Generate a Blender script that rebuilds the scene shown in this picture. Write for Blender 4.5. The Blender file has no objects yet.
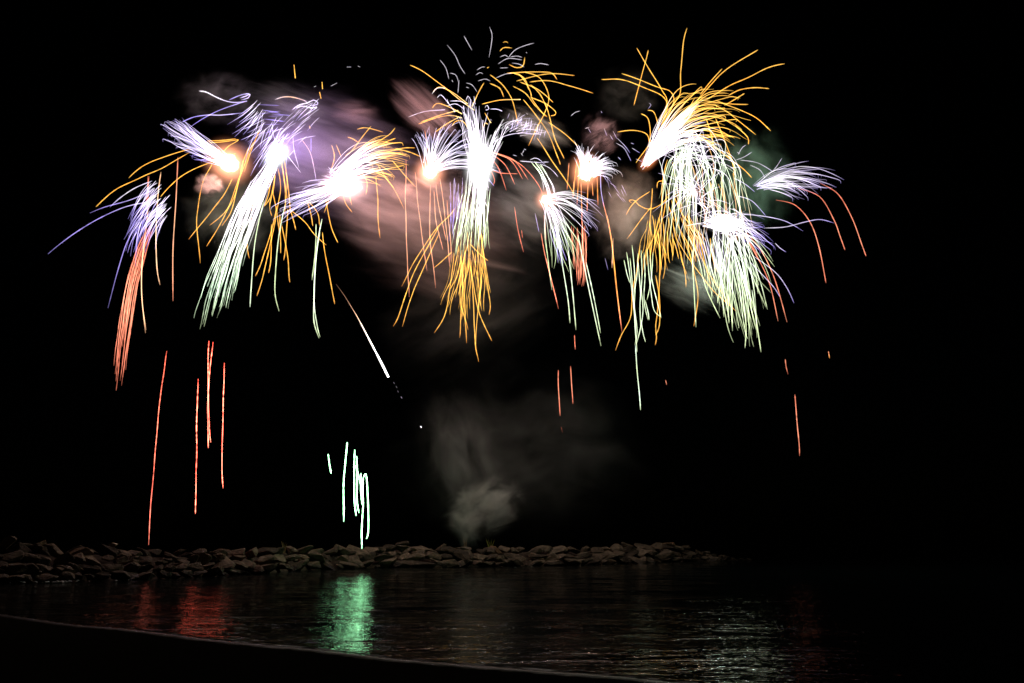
import bpy, bmesh, math, random
from mathutils import Vector, Matrix, noise as mnoise

R = math.radians
rnd = random.Random(7)
scene = bpy.context.scene
COL = scene.collection

# ------------------------------------------------------------------ camera, world, added fill light, exposure
W, H = 1024, 683
F = 996.0                       # focal length in pixels (about 35 mm)
CAM_Z = 2.3                     # eye height above the water
HORIZON = 541.0
PITCH = math.atan((HORIZON - H / 2) / F)
cam_d = bpy.data.cameras.new('camera')
cam_d.sensor_width = 36.0
cam_d.lens = F * 36.0 / W
cam_d.clip_start = 0.1
cam_d.clip_end = 6000
cam = bpy.data.objects.new('camera', cam_d)
COL.objects.link(cam)
cam.location = (0, 0, CAM_Z)
cam.rotation_euler = (math.pi / 2 + PITCH, 0, 0)
scene.camera = cam

world = bpy.data.worlds.new('World')
scene.world = world
world.use_nodes = True
nt = world.node_tree
nt.nodes.clear()
sky = nt.nodes.new('ShaderNodeTexSky')
sky.sky_type = 'NISHITA'
sky.sun_disc = False
sky.sun_elevation = R(14)
sky.sun_rotation = R(200)
bg = nt.nodes.new('ShaderNodeBackground')
bg.inputs['Strength'].default_value = 0.000025
wo = nt.nodes.new('ShaderNodeOutputWorld')
nt.links.new(sky.outputs[0], bg.inputs['Color'])
nt.links.new(bg.outputs[0], wo.inputs['Surface'])

sun_d = bpy.data.lights.new('shore_fill', 'SUN')  # added warm fill for the stones, in place of unseen shore lamps
sun_d.energy = 0.008
sun_d.angle = R(0.5)
sun_d.color = (1.0, 0.80, 0.62)
sun = bpy.data.objects.new('shore_fill', sun_d)
COL.objects.link(sun)
_el, _az = R(14), R(200)        # low behind the viewer, a little to one side
sdir = Vector((math.sin(_az) * math.cos(_el), math.cos(_az) * math.cos(_el), math.sin(_el)))
sun.rotation_euler = sdir.to_track_quat('Z', 'Y').to_euler()

vs = scene.view_settings
vs.view_transform = 'Standard'
vs.look = 'None'
vs.exposure = 0.0
vs.gamma = 1.0
vs.use_curve_mapping = False
cy = scene.cycles
cy.use_denoising = True
cy.max_bounces = 6
cy.diffuse_bounces = 1
cy.glossy_bounces = 2
cy.transmission_bounces = 2
cy.volume_bounces = 1
cy.transparent_max_bounces = 96
cy.sample_clamp_direct = 30
cy.sample_clamp_indirect = 4
cy.caustics_reflective = False
cy.caustics_refractive = False
cy.volume_step_rate = 1.0
cy.volume_max_steps = 128

# ------------------------------------------------------------------ helpers
CP, SP = math.cos(PITCH), math.sin(PITCH)


def ray(px, py):
    cx, cyy = (px - W / 2) / F, (H / 2 - py) / F
    return Vector((cx, CP - cyy * SP, SP + cyy * CP))


def at(px, py, Y):
    """the point of the sight line through a photo pixel at depth Y"""
    d = ray(px, py)
    return Vector((0, 0, CAM_Z)) + d * (Y / d.y)


def ground(px, py, z=0.0):
    d = ray(px, py)
    return Vector((0, 0, CAM_Z)) + d * ((z - CAM_Z) / d.z)


def lerp(a, b, t):
    return a + (b - a) * t


def polyval(poly, u):
    """point at fraction u along a list of tuples, by index"""
    n = len(poly) - 1
    u = max(0.0, min(1.0, u)) * n
    i = min(int(u), n - 1)
    t = u - i
    return tuple(lerp(a, b, t) for a, b in zip(poly[i], poly[i + 1]))


def spline(pts, n):
    """Catmull-Rom through pts, n samples"""
    if len(pts) == 2:
        return [tuple(lerp(a, b, k / (n - 1)) for a, b in zip(*pts)) for k in range(n)]
    P = [pts[0]] + list(pts) + [pts[-1]]
    seg = len(pts) - 1
    out = []
    for k in range(n):
        u = k / (n - 1) * seg
        i = min(int(u), seg - 1)
        t = u - i
        p0, p1, p2, p3 = P[i], P[i + 1], P[i + 2], P[i + 3]
        out.append(tuple(0.5 * (2 * b + (c - a) * t + (2 * a - 5 * b + 4 * c - d) * t * t
                                + (3 * b - a - 3 * c + d) * t ** 3) for a, b, c, d in zip(p0, p1, p2, p3)))
    return out


def interp(x, table):
    if x <= table[0][0]:
        return table[0][1]
    for (a, ya), (b, yb) in zip(table, table[1:]):
        if x <= b:
            return lerp(ya, yb, (x - a) / (b - a))
    return table[-1][1]


def tag(o, label=None, cat=None, group=None, kind=None):
    if label:
        o['label'] = label
    if cat:
        o['category'] = cat
    if group:
        o['group'] = group
    if kind:
        o['kind'] = kind
    return o


def link_mesh(name, me, mat, parent=None):
    o = bpy.data.objects.new(name, me)
    COL.objects.link(o)
    if mat and not me.materials:
        me.materials.append(mat)
    if parent:
        o.parent = parent
    return o


def new_mat(name):
    m = bpy.data.materials.new(name)
    m.use_nodes = True
    m.node_tree.nodes.clear()
    return m, m.node_tree.nodes, m.node_tree.links


# ------------------------------------------------------------------ materials
def fire_material(name, sampling):
    """burning sparks: glowing gas that adds its light to what lies behind"""
    m, N, L = new_mat(name)
    a = N.new('ShaderNodeAttribute')
    a.attribute_name = 'glow'
    e = N.new('ShaderNodeEmission')
    t = N.new('ShaderNodeBsdfTransparent')
    ad = N.new('ShaderNodeAddShader')
    o = N.new('ShaderNodeOutputMaterial')
    L.new(a.outputs['Color'], e.inputs['Color'])
    L.new(e.outputs[0], ad.inputs[0])
    L.new(t.outputs[0], ad.inputs[1])
    L.new(ad.outputs[0], o.inputs['Surface'])
    m.cycles.emission_sampling = sampling
    return m


FIRE = fire_material('burning_sparks', 'NONE')
FIRE_LOW = fire_material('burning_sparks_near_water', 'FRONT_BACK')


def rock_material():
    m, N, L = new_mat('quarry_stone')
    tc = N.new('ShaderNodeTexCoord')
    oi = N.new('ShaderNodeObjectInfo')
    add = N.new('ShaderNodeVectorMath')
    L.new(tc.outputs['Object'], add.inputs[0])
    L.new(oi.outputs['Location'], add.inputs[1])
    n1 = N.new('ShaderNodeTexNoise')
    n1.inputs['Scale'].default_value = 1.6
    n1.inputs['Detail'].default_value = 8
    n1.inputs['Roughness'].default_value = 0.7
    L.new(add.outputs[0], n1.inputs['Vector'])
    r = N.new('ShaderNodeValToRGB')
    r.color_ramp.elements[0].position = 0.3
    r.color_ramp.elements[0].color = (0.036, 0.029, 0.024, 1)
    r.color_ramp.elements[1].position = 0.75
    r.color_ramp.elements[1].color = (0.19, 0.132, 0.095, 1)
    L.new(n1.outputs[0], r.inputs[0])
    hv = N.new('ShaderNodeHueSaturation')
    mr = N.new('ShaderNodeMapRange')
    mr.inputs['To Min'].default_value = 0.4
    mr.inputs['To Max'].default_value = 1.7
    L.new(oi.outputs['Random'], mr.inputs['Value'])
    L.new(mr.outputs[0], hv.inputs['Value'])
    L.new(r.outputs[0], hv.inputs['Color'])
    tint = N.new('ShaderNodeMixRGB')
    tint.blend_type = 'MULTIPLY'
    tint.inputs[0].default_value = 1.0
    L.new(hv.outputs[0], tint.inputs[1])
    L.new(oi.outputs['Color'], tint.inputs[2])
    n2 = N.new('ShaderNodeTexNoise')
    n2.inputs['Scale'].default_value = 5
    n2.inputs['Detail'].default_value = 9
    L.new(add.outputs[0], n2.inputs['Vector'])
    b = N.new('ShaderNodeBump')
    b.inputs['Strength'].default_value = 0.9
    b.inputs['Distance'].default_value = 0.12
    L.new(n2.outputs[0], b.inputs['Height'])
    p = N.new('ShaderNodeBsdfPrincipled')
    p.inputs['Roughness'].default_value = 0.75
    p.inputs['Specular IOR Level'].default_value = 0.25
    o = N.new('ShaderNodeOutputMaterial')
    # stone soaked by the sea up to the reach of the waves: darker and shinier
    g = N.new('ShaderNodeNewGeometry')
    sep = N.new('ShaderNodeSeparateXYZ')
    L.new(g.outputs['Position'], sep.inputs[0])
    zz = N.new('ShaderNodeMath')
    zz.operation = 'MULTIPLY_ADD'
    L.new(n1.outputs[0], zz.inputs[0])
    zz.inputs[1].default_value = 0.5
    L.new(sep.outputs['Z'], zz.inputs[2])
    wet = N.new('ShaderNodeMapRange')
    wet.inputs['From Min'].default_value = 0.45
    wet.inputs['From Max'].default_value = 0.75
    wet.inputs['To Min'].default_value = 0.3
    L.new(zz.outputs[0], wet.inputs['Value'])
    wm = N.new('ShaderNodeMixRGB')
    wm.blend_type = 'MULTIPLY'
    wm.inputs[0].default_value = 1.0
    L.new(tint.outputs[0], wm.inputs[1])
    L.new(wet.outputs[0], wm.inputs[2])
    L.new(wm.outputs[0], p.inputs['Base Color'])
    wr = N.new('ShaderNodeMapRange')
    wr.inputs['From Min'].default_value = 0.3
    wr.inputs['To Min'].default_value = 0.35
    wr.inputs['To Max'].default_value = 0.85
    L.new(wet.outputs[0], wr.inputs['Value'])
    L.new(wr.outputs[0], p.inputs['Roughness'])
    L.new(b.outputs[0], p.inputs['Normal'])
    L.new(p.outputs[0], o.inputs['Surface'])
    return m


def water_material():
    m, N, L = new_mat('night_sea')
    tc = N.new('ShaderNodeTexCoord')

    def ripples(scale, stretch, detail, dist, strength, prev, peak):
        mp = N.new('ShaderNodeMapping')
        mp.inputs['Scale'].default_value = (scale * stretch, scale, scale)
        mp.inputs['Rotation'].default_value = (0, 0, rnd.uniform(-0.35, 0.35))
        L.new(tc.outputs['Object'], mp.inputs['Vector'])
        n = N.new('ShaderNodeTexNoise')
        n.inputs['Scale'].default_value = 1.0
        n.inputs['Detail'].default_value = detail
        n.inputs['Roughness'].default_value = 0.55
        n.inputs['Distortion'].default_value = 0.4
        L.new(mp.outputs[0], n.inputs['Vector'])
        b = N.new('ShaderNodeBump')
        b.inputs['Strength'].default_value = strength
        b.inputs['Distance'].default_value = dist
        pk = N.new('ShaderNodeMath')          # a high power leaves a few steep wavelets on calm water
        pk.operation = 'POWER'
        pk.inputs[1].default_value = peak
        L.new(n.outputs[0], pk.inputs[0])
        L.new(pk.outputs[0], b.inputs['Height'])
        if prev:
            L.new(prev.outputs[0], b.inputs['Normal'])
        return b
    b = ripples(0.55, 0.4, 2, 0.14, 1.0, None, 1.0)
    b = ripples(2.2, 0.45, 3, 0.050, 1.0, b, 1.0)
    b = ripples(7.0, 0.6, 2, 0.020, 1.0, b, 1.0)
    p = N.new('ShaderNodeBsdfPrincipled')
    p.inputs['Base Color'].default_value = (0.004, 0.006, 0.007, 1)
    p.inputs['Roughness'].default_value = 0.05
    p.inputs['IOR'].default_value = 1.333
    o = N.new('ShaderNodeOutputMaterial')
    L.new(b.outputs[0], p.inputs['Normal'])
    L.new(p.outputs[0], o.inputs['Surface'])
    return m


def sand_material():
    m, N, L = new_mat('wet_dark_sand')
    g = N.new('ShaderNodeNewGeometry')
    sep = N.new('ShaderNodeSeparateXYZ')
    L.new(g.outputs['Position'], sep.inputs[0])
    n = N.new('ShaderNodeTexNoise')
    n.inputs['Scale'].default_value = 2.5
    n.inputs['Detail'].default_value = 8
    L.new(g.outputs['Position'], n.inputs['Vector'])
    ma = N.new('ShaderNodeMath')
    ma.operation = 'MULTIPLY_ADD'
    L.new(n.outputs[0], ma.inputs[0])
    ma.inputs[1].default_value = 0.03
    L.new(sep.outputs['Z'], ma.inputs[2])
    mr = N.new('ShaderNodeMapRange')          # wet and shiny up to the reach of the swash
    mr.inputs['From Min'].default_value = 0.015
    mr.inputs['From Max'].default_value = 0.05
    mr.inputs['To Min'].default_value = 0.0
    mr.inputs['To Max'].default_value = 1.0
    L.new(ma.outputs[0], mr.inputs['Value'])
    rr = N.new('ShaderNodeMapRange')
    rr.inputs['To Min'].default_value = 0.25
    rr.inputs['To Max'].default_value = 0.95
    L.new(mr.outputs[0], rr.inputs['Value'])
    sp = N.new('ShaderNodeMapRange')
    sp.inputs['To Min'].default_value = 0.22
    sp.inputs['To Max'].default_value = 0.0
    L.new(mr.outputs[0], sp.inputs['Value'])
    ramp = N.new('ShaderNodeValToRGB')
    ramp.color_ramp.elements[0].color = (0.008, 0.007, 0.006, 1)
    ramp.color_ramp.elements[1].color = (0.016, 0.014, 0.012, 1)
    L.new(n.outputs[0], ramp.inputs[0])
    n2 = N.new('ShaderNodeTexNoise')
    n2.inputs['Scale'].default_value = 14
    n2.inputs['Detail'].default_value = 6
    L.new(g.outputs['Position'], n2.inputs['Vector'])
    b = N.new('ShaderNodeBump')
    b.inputs['Strength'].default_value = 0.6
    b.inputs['Distance'].default_value = 0.02
    L.new(n2.outputs[0], b.inputs['Height'])
    p = N.new('ShaderNodeBsdfPrincipled')
    o = N.new('ShaderNodeOutputMaterial')
    L.new(ramp.outputs[0], p.inputs['Base Color'])
    L.new(rr.outputs[0], p.inputs['Roughness'])
    L.new(sp.outputs[0], p.inputs['Specular IOR Level'])
    L.new(b.outputs[0], p.inputs['Normal'])
    L.new(p.outputs[0], o.inputs['Surface'])
    return m


def plain_material(name, c0, c1, scale, rough, spec=0.3):
    m, N, L = new_mat(name)
    tc = N.new('ShaderNodeTexCoord')
    n = N.new('ShaderNodeTexNoise')
    n.inputs['Scale'].default_value = scale
    n.inputs['Detail'].default_value = 6
    L.new(tc.outputs['Object'], n.inputs['Vector'])
    r = N.new('ShaderNodeValToRGB')
    r.color_ramp.elements[0].position = 0.35
    r.color_ramp.elements[1].position = 0.7
    r.color_ramp.elements[0].color = (*c0, 1)
    r.color_ramp.elements[1].color = (*c1, 1)
    L.new(n.outputs[0], r.inputs[0])
    p = N.new('ShaderNodeBsdfPrincipled')
    p.inputs['Roughness'].default_value = rough
    p.inputs['Specular IOR Level'].default_value = spec
    o = N.new('ShaderNodeOutputMaterial')
    L.new(r.outputs[0], p.inputs['Base Color'])
    L.new(p.outputs[0], o.inputs['Surface'])
    return m


M_ROCK = rock_material()
M_WATER = water_material()
M_SAND = sand_material()
M_FILL = plain_material('breakwater_rubble', (0.03, 0.02, 0.016), (0.07, 0.05, 0.04), 2.0, 0.9, 0.1)
M_FOAM_GLINT = plain_material('sea_foam', (0.45, 0.48, 0.5), (0.8, 0.8, 0.8), 3.0, 0.7)  # also colours the strip standing in for the shore glint
M_GRASS = plain_material('dry_grass', (0.16, 0.17, 0.03), (0.30, 0.27, 0.06), 3.0, 0.7)
M_STALK = plain_material('dry_stalk', (0.2, 0.11, 0.06), (0.32, 0.2, 0.1), 3.0, 0.8)


def smoke_material(dens, color, soft, nscale, seed, stretch=(1, 1, 1), thresh=0.42, tight=0.3):
    m, N, L = new_mat('firework_smoke')
    tc = N.new('ShaderNodeTexCoord')
    ln = N.new('ShaderNodeVectorMath')
    ln.operation = 'LENGTH'
    mp = N.new('ShaderNodeMapping')
    mp.inputs['Location'].default_value = (seed * 3.7, seed * 1.3, seed * 2.1)
    mp.inputs['Scale'].default_value = tuple(nscale * s for s in stretch)
    L.new(tc.outputs['Object'], mp.inputs['Vector'])
    n = N.new('ShaderNodeTexNoise')
    n.inputs['Scale'].default_value = 1.0
    n.inputs['Detail'].default_value = 5
    n.inputs['Roughness'].default_value = 0.58
    n.inputs['Distortion'].default_value = 0.7
    L.new(mp.outputs[0], n.inputs['Vector'])
    # push the outline about with the noise so that no cloud reads as an ellipsoid
    L.new(tc.outputs['Object'], ln.inputs[0])
    off = N.new('ShaderNodeMath')
    off.operation = 'MULTIPLY_ADD'
    L.new(n.outputs[0], off.inputs[0])
    off.inputs[1].default_value = -0.9
    off.inputs[2].default_value = 0.45
    rr = N.new('ShaderNodeMath')
    rr.operation = 'ADD'
    L.new(ln.outputs['Value'], rr.inputs[0])
    L.new(off.outputs[0], rr.inputs[1])
    fall = N.new('ShaderNodeMapRange')
    fall.interpolation_type = 'SMOOTHERSTEP'
    fall.inputs['From Min'].default_value = 0.92
    fall.inputs['From Max'].default_value = 0.92 - soft
    L.new(rr.outputs[0], fall.inputs['Value'])
    hard = N.new('ShaderNodeMapRange')      # nothing at the hull of the mesh itself
    hard.inputs['From Min'].default_value = 0.98
    hard.inputs['From Max'].default_value = 0.75
    L.new(ln.outputs['Value'], hard.inputs['Value'])
    dn = N.new('ShaderNodeMapRange')
    dn.inputs['From Min'].default_value = thresh
    dn.inputs['From Max'].default_value = thresh + tight
    L.new(n.outputs[0], dn.inputs['Value'])
    m1 = N.new('ShaderNodeMath')
    m1.operation = 'MULTIPLY'
    L.new(fall.outputs[0], m1.inputs[0])
    L.new(dn.outputs[0], m1.inputs[1])
    m2 = N.new('ShaderNodeMath')
    m2.operation = 'MULTIPLY'
    L.new(m1.outputs[0], m2.inputs[0])
    L.new(hard.outputs[0], m2.inputs[1])
    m3 = N.new('ShaderNodeMath')
    m3.operation = 'MULTIPLY'
    L.new(m2.outputs[0], m3.inputs[0])
    m3.inputs[1].default_value = dens
    v = N.new('ShaderNodeVolumePrincipled')
    v.inputs['Color'].default_value = (*color, 1)
    v.inputs['Anisotropy'].default_value = 0.0
    L.new(m3.outputs[0], v.inputs['Density'])
    o = N.new('ShaderNodeOutputMaterial')
    L.new(v.outputs[0], o.inputs['Volume'])
    return m


# ------------------------------------------------------------------ the sea and the beach
SHORE_PX = [(-120, 598), (0, 614), (85, 625), (150, 631.5), (200, 637), (300, 648), (400, 658.5), (475, 664.5),
            (534, 669), (632, 677), (700, 684), (800, 696), (1100, 735)]
SHORE = [ground(*p) for p in SHORE_PX]
SHORE_T = [(p.x, p.y) for p in SHORE]


def shore_y(x):
    return interp(x, SHORE_T) + 0.25 * mnoise.noise(Vector((x * 0.35, 3.1, 0))) + 0.08 * mnoise.noise(Vector((x * 1.4, 8.1, 0)))


def grid_mesh(name, xs, ys, fz):
    me = bpy.data.meshes.new(name)
    V = [(x, y, fz(x, y)) for y in ys for x in xs]
    nx = len(xs)
    Fc = [(j * nx + i, j * nx + i + 1, (j + 1) * nx + i + 1, (j + 1) * nx + i)
          for j in range(len(ys) - 1) for i in range(nx - 1)]
    me.from_pydata(V, [], Fc)
    for p in me.polygons:
        p.use_smooth = True
    return me


def wave(x, y):
    damp = 1.0 if y < 130 else 0.0
    s = 0.022 * math.sin(0.9 * y + 0.15 * x + 2.0 * mnoise.noise(Vector((x * .06, y * .06, 1))))
    s += 0.020 * mnoise.noise(Vector((x * 0.5, y * 0.9, 5)))
    return damp * s * min(1.0, max(0.0, (y - shore_y(x)) / 4.0 + 0.15))


xs = [-900, -400, -200, -120] + [-80 + 0.5 * i for i in range(321)] + [120, 200, 400, 900]
ys = [-60, -20, 0] + [6 + 0.28 * i for i in range(340)] + [103, 110, 120, 135, 200, 400, 900, 2500]
sea = link_mesh('sea', grid_mesh('sea', xs, ys, wave), M_WATER)
tag(sea, 'dark calm sea with rippled coloured reflections', 'sea', kind='structure')


def beach_z(x, y):
    d = shore_y(x) - y
    z = 0.05 * d if d > 0 else 0.09 * d
    if d > 0:
        z = 0.035 * d + 0.0012 * d * d
        z = min(z, 1.0)
        z += min(1, d / 6) * 0.03 * mnoise.noise(Vector((x * 0.8, y * 0.8, 9)))
    return z


xs = [-70 + 0.4 * i for i in range(351)]
ys = [-30 + 0.4 * i for i in range(235)]
beach = link_mesh('beach', grid_mesh('beach', xs, ys, lambda x, y: max(beach_z(x, y), -1.5)), M_SAND)
tag(beach, 'dark unlit sand beach sloping down to the water', 'beach', kind='structure')

# ------------------------------------------------------------------ the breakwater of quarry stone
#            px    waterline y   crest y
BW = [(-140, 588, 538), (-60, 586, 538), (0, 584, 540), (60, 583, 545), (110, 581.5, 546), (150, 580, 549), (200, 577.5, 548),
      (250, 574.5, 547), (290, 571.5, 546), (330, 569.5, 546), (370, 568.5, 546), (400, 568, 543.5), (430, 567.8, 544),
      (470, 567.2, 546.5), (520, 566.5, 546.5), (560, 566, 546), (600, 565, 545.5), (640, 563.5, 544), (670, 562.5, 543),
      (690, 561.8, 546), (710, 561.2, 552), (735, 560.5, 557), (752, 560.2, 559.5)]


def bw(px):
    w = interp(px, [(a, b) for a, b, c in BW])
    c = interp(px, [(a, c) for a, b, c in BW])
    base = ground(px, w)
    depth = 1.9 + 0.02 * base.y          # how far the crest stands behind the waterline
    top = at(px, c, base.y + depth)
    return base, top


# dark rubble bank under the stones
me = bpy.data.meshes.new('breakwater_bank')
V, Fc = [], []
pxs = [-140 + 12 * i for i in range(75)]
for px in pxs:
    b, t = bw(min(px, 752))
    n = mnoise.noise(Vector((px * 0.05, 0, 0)))
    h = max(0.05, t.z - 0.55 + 0.15 * n)
    V += [(b.x, b.y + 0.8, -0.6), (t.x, t.y + 0.5, h), (t.x, t.y + 4, h - 0.1), (t.x, t.y + 9, -0.8)]
for i in range(len(pxs) - 1):
    for k in range(3):
        a = 4 * i + k
        Fc.append((a, a + 4, a + 5, a + 1))
me.from_pydata(V, [], Fc)
bank = link_mesh('breakwater_bank', me, M_FILL)
tag(bank, 'dark rubble bank under the breakwater boulders', 'breakwater bank', kind='structure')


def rock_mesh(seed, flat):
    r = random.Random(seed)
    bm = bmesh.new()
    for _ in range(r.randint(11, 17)):
        v = Vector((r.gauss(0, 1), r.gauss(0, 1), r.gauss(0, 1))).normalized()
        # squarish super-ellipsoid gives quarried blocks
        k = 1.0 / (abs(v.x) ** 3.2 + abs(v.y) ** 3.2 + abs(v.z) ** 3.2) ** (1 / 3.2)
        v *= k * r.uniform(0.82, 1.0)
        bm.verts.new((v.x, v.y, v.z * flat))
    res = bmesh.ops.convex_hull(bm, input=bm.verts)
    junk = [g for g in res['geom_interior'] + res['geom_unused'] if isinstance(g, bmesh.types.BMVert)]
    bmesh.ops.delete(bm, geom=list(set(junk)), context='VERTS')
    bmesh.ops.dissolve_limit(bm, angle_limit=R(14), verts=bm.verts, edges=bm.edges)
    bmesh.ops.bevel(bm, geom=list(bm.edges), offset=0.10, segments=2, profile=0.6, affect='EDGES', clamp_overlap=True)
    bmesh.ops.triangulate(bm, faces=bm.faces)
    bmesh.ops.subdivide_edges(bm, edges=[e for e in bm.edges if e.calc_length() > 0.35], cuts=1)
    for v in bm.verts:
        v.co += v.co.normalized() * 0.09 * mnoise.fractal(v.co * 1.7 + Vector((seed, 0, 0)), 1.0, 2.0, 3)
    me = bpy.data.meshes.new('boulder')
    bm.to_mesh(me)
    bm.free()
    me.materials.append(M_ROCK)
    return me


ROCKS = [rock_mesh(100 + i, rnd.uniform(0.55, 0.9)) for i in range(22)]
COMMON = 'dark brown quarried boulder wedged among its like in the breakwater'


def boulder(px, f, size, aspect, label=COMMON, color=(1, 1, 1), tilt=None, mesh=None):
    """f: 0 at the waterline, 1 at the crest"""
    b, t = bw(px)
    p = b.lerp(t, f)
    o = bpy.data.objects.new('boulder', mesh or rnd.choice(ROCKS))
    COL.objects.link(o)
    o.location = p + Vector((rnd.uniform(-.1, .1), rnd.uniform(0, .5), 0))
    o.scale = (size * aspect, size * rnd.uniform(0.8, 1.15), size * rnd.uniform(0.8, 1.05))
    tl = tilt if tilt is not None else rnd.uniform(-0.45, 0.35)
    o.rotation_euler = (rnd.uniform(-0.5, 0.3), tl, rnd.uniform(-0.5, 0.5) + rnd.choice([0, math.pi]))
    o.color = (*color, 1)
    tag(o, label, 'boulder', 'boulders of the breakwater')
    return o


count = 0
px = -20.0
while px < 748:
    b, t = bw(px)
    scale = F / b.y                                    # pixels per metre here
    hpx = (t.z) * scale
    rows = 4 if px < 240 else 3
    if px > 700:
        rows = 2
    if px > 728:
        rows = 1
    stepx = 0
    for k in range(rows):
        f = (k + 0.45) / rows * 0.95
        s = (t.z / rows) * rnd.uniform(0.75, 1.2)
        s = max(s, 0.28)
        asp = rnd.uniform(1.15, 2.1)
        boulder(px + rnd.uniform(-5, 5), f + rnd.uniform(-.06, .06), s, asp)
        count += 1
        stepx = max(stepx, s * 1.55 * scale)
    px += stepx * rnd.uniform(0.82, 1.08)
for _ in range(48):                                     # smaller stones that fill the gaps
    px = rnd.uniform(0, 725)
    boulder(px, rnd.uniform(0.0, 0.75), rnd.uniform(0.22, 0.36), rnd.uniform(1.0, 1.7))
    count += 1
# stones that can be told apart
boulder(497, 0.80, 0.50, 1.75, 'flat-topped boulder tinted orange as if lit on the crest beside the grass tuft and smoke', (1.9, 1.55, 1.25), 0.25)  # brighter warm tint paints the orange light on this stone
boulder(112, 1.04, 0.24, 1.3, 'small pale grey stone standing up alone on the crest', (3.2, 3.4, 3.4), 0.0)
boulder(70, 0.72, 0.52, 2.4, 'long sloping slab below the crest near the shore end', (1.5, 1.3, 1.1), 0.22)
boulder(27, 0.86, 0.5, 2.6, 'longest thin slab slanting down from the shore end of the breakwater', (1.3, 1.15, 1.0), 0.25)
boulder(402, 1.0, 0.42, 1.9, 'dark rounded boulder on the high hump of the crest near the green trails', (0.8, 0.8, 0.8), 0.1)
boulder(668, 0.93, 0.5, 2.0, 'broad reddish boulder topping the seaward end of the breakwater', (1.5, 1.2, 1.0), 0.15)
print('boulders', count + 6)

# foam flecks where ripples break on the stones at the shore end
me = bpy.data.meshes.new('sea_foam')
bm = bmesh.new()
for _ in range(36):
    px = rnd.choice([rnd.gauss(45, 14), rnd.gauss(66, 6), rnd.uniform(15, 135)])
    b, t = bw(px)
    p = b + Vector((0, -abs(rnd.gauss(0, 0.5)) + 0.3, 0.04 + rnd.uniform(0, .06)))
    rr_ = rnd.uniform(0.02, 0.06)
    res = bmesh.ops.create_icosphere(bm, subdivisions=1, radius=rr_)
    for v in res['verts']:
        v.co = Vector((v.co.x * rnd.uniform(1.5, 2.5), v.co.y * 1.3, v.co.z * 0.8)) + p
bm.to_mesh(me)
bm.free()
foam = link_mesh('sea_foam', me, M_FOAM_GLINT)
tag(foam, 'white foam flecks at the foot of the boulders near the beach', 'foam', kind='stuff')


# broken pale strip standing in for the glint of wet sand at the waterline
me = bpy.data.meshes.new('shore_glint')
V, Fc = [], []
x = SHORE[3].x - 0.6
while x < SHORE[9].x + 1:
    y = shore_y(x)
    a = mnoise.noise(Vector((x * 1.1, 0, 3))) + 0.5 * mnoise.noise(Vector((x * 4.0, 0, 7)))
    hw = max(0.003, 0.05 + 0.16 * a) * min(1.0, (x - SHORE[3].x + 0.7) / 3)
    yy = y - 0.12 + 0.1 * mnoise.noise(Vector((x * 2.2, 4, 0)))
    V += [(x, yy - hw, beach_z(x, yy - hw) + 0.006), (x, yy, beach_z(x, yy) + 0.03), (x, yy + hw * 0.7, 0.012)]
    x += 0.06
for i in range(len(V) // 3 - 1):
    for k in range(2):
        q = 3 * i + k
        Fc.append((q, q + 3, q + 4, q + 1))
me.from_pydata(V, [], Fc)
sf = link_mesh('shore_glint', me, M_FOAM_GLINT)
tag(sf, 'thin broken pale line standing in for wet-sand glint along the edge of the dark beach', 'foam', kind='stuff')


def tuft(name, px, py_top, py_base, n, spread, mat, label, cat, lean=0.0):
    b, t = bw(px)
    Y = t.y + 0.15
    base = at(px, py_base, Y)
    hgt = (py_base - py_top) * Y / F
    bm = bmesh.new()
    for i in range(n):
        a = rnd.uniform(-1, 1)
        tip = Vector((a * spread + lean, rnd.uniform(-1, 1) * spread * 0.6, hgt * rnd.uniform(0.6, 1.0)))
        root = Vector((a * spread * 0.35, rnd.uniform(-.1, .1), -0.5))
        mid = root.lerp(tip, 0.55) + Vector((-a * spread * 0.15, 0, hgt * 0.08))
        pts = [root, mid, tip]
        rad = [0.022, 0.018, 0.004]
        rings = []
        for q, r_ in zip(pts, rad):
            rings.append([bm.verts.new(q + Vector((math.cos(2.094 * j), math.sin(2.094 * j), 0)) * r_) for j in range(3)])
        for ra, rb in zip(rings, rings[1:]):
            for j in range(3):
                bm.faces.new((ra[j], ra[(j + 1) % 3], rb[(j + 1) % 3], rb[j]))
    me = bpy.data.meshes.new(name)
    bm.to_mesh(me)
    bm.free()
    o = link_mesh(name, me, mat)
    o.location = base
    tag(o, label, cat)
    return o


tuft('grass_tuft', 490.5, 538.0, 546, 13, 0.75, M_GRASS, 'spiky yellow-green grass tuft on the crest beside the smoke', 'grass tuft')
tuft('dry_weed', 465, 535.5, 545, 7, 0.28, M_STALK, 'thin reddish dry weed at the root of the smoke', 'weed')
tuft('dry_weed', 284.5, 541.0, 547, 6, 0.25, M_STALK, 'small pale dry weed on the crest far from the smoke', 'weed')

# ------------------------------------------------------------------ firework trails
GOLD = (1.15, 0.60, 0.10)
AMBER = (1.0, 0.40, 0.07)
VIOLET = (0.42, 0.33, 0.92)
LILAC = (0.86, 0.73, 1.12)
GREEN = (0.86, 1.02, 0.56)
GREENW = (1.08, 1.28, 0.92)
RED = (0.95, 0.24, 0.14)
PINK = (1.15, 0.38, 0.22)
PALE = (1.15, 0.62, 0.34)
WHITE = (1.45, 1.28, 1.5)
SILVER = (0.92, 0.84, 0.96)

Trail = list          # [ [(px, py, Y, radius_px, (r, g, b)), ...], ... ]


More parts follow.
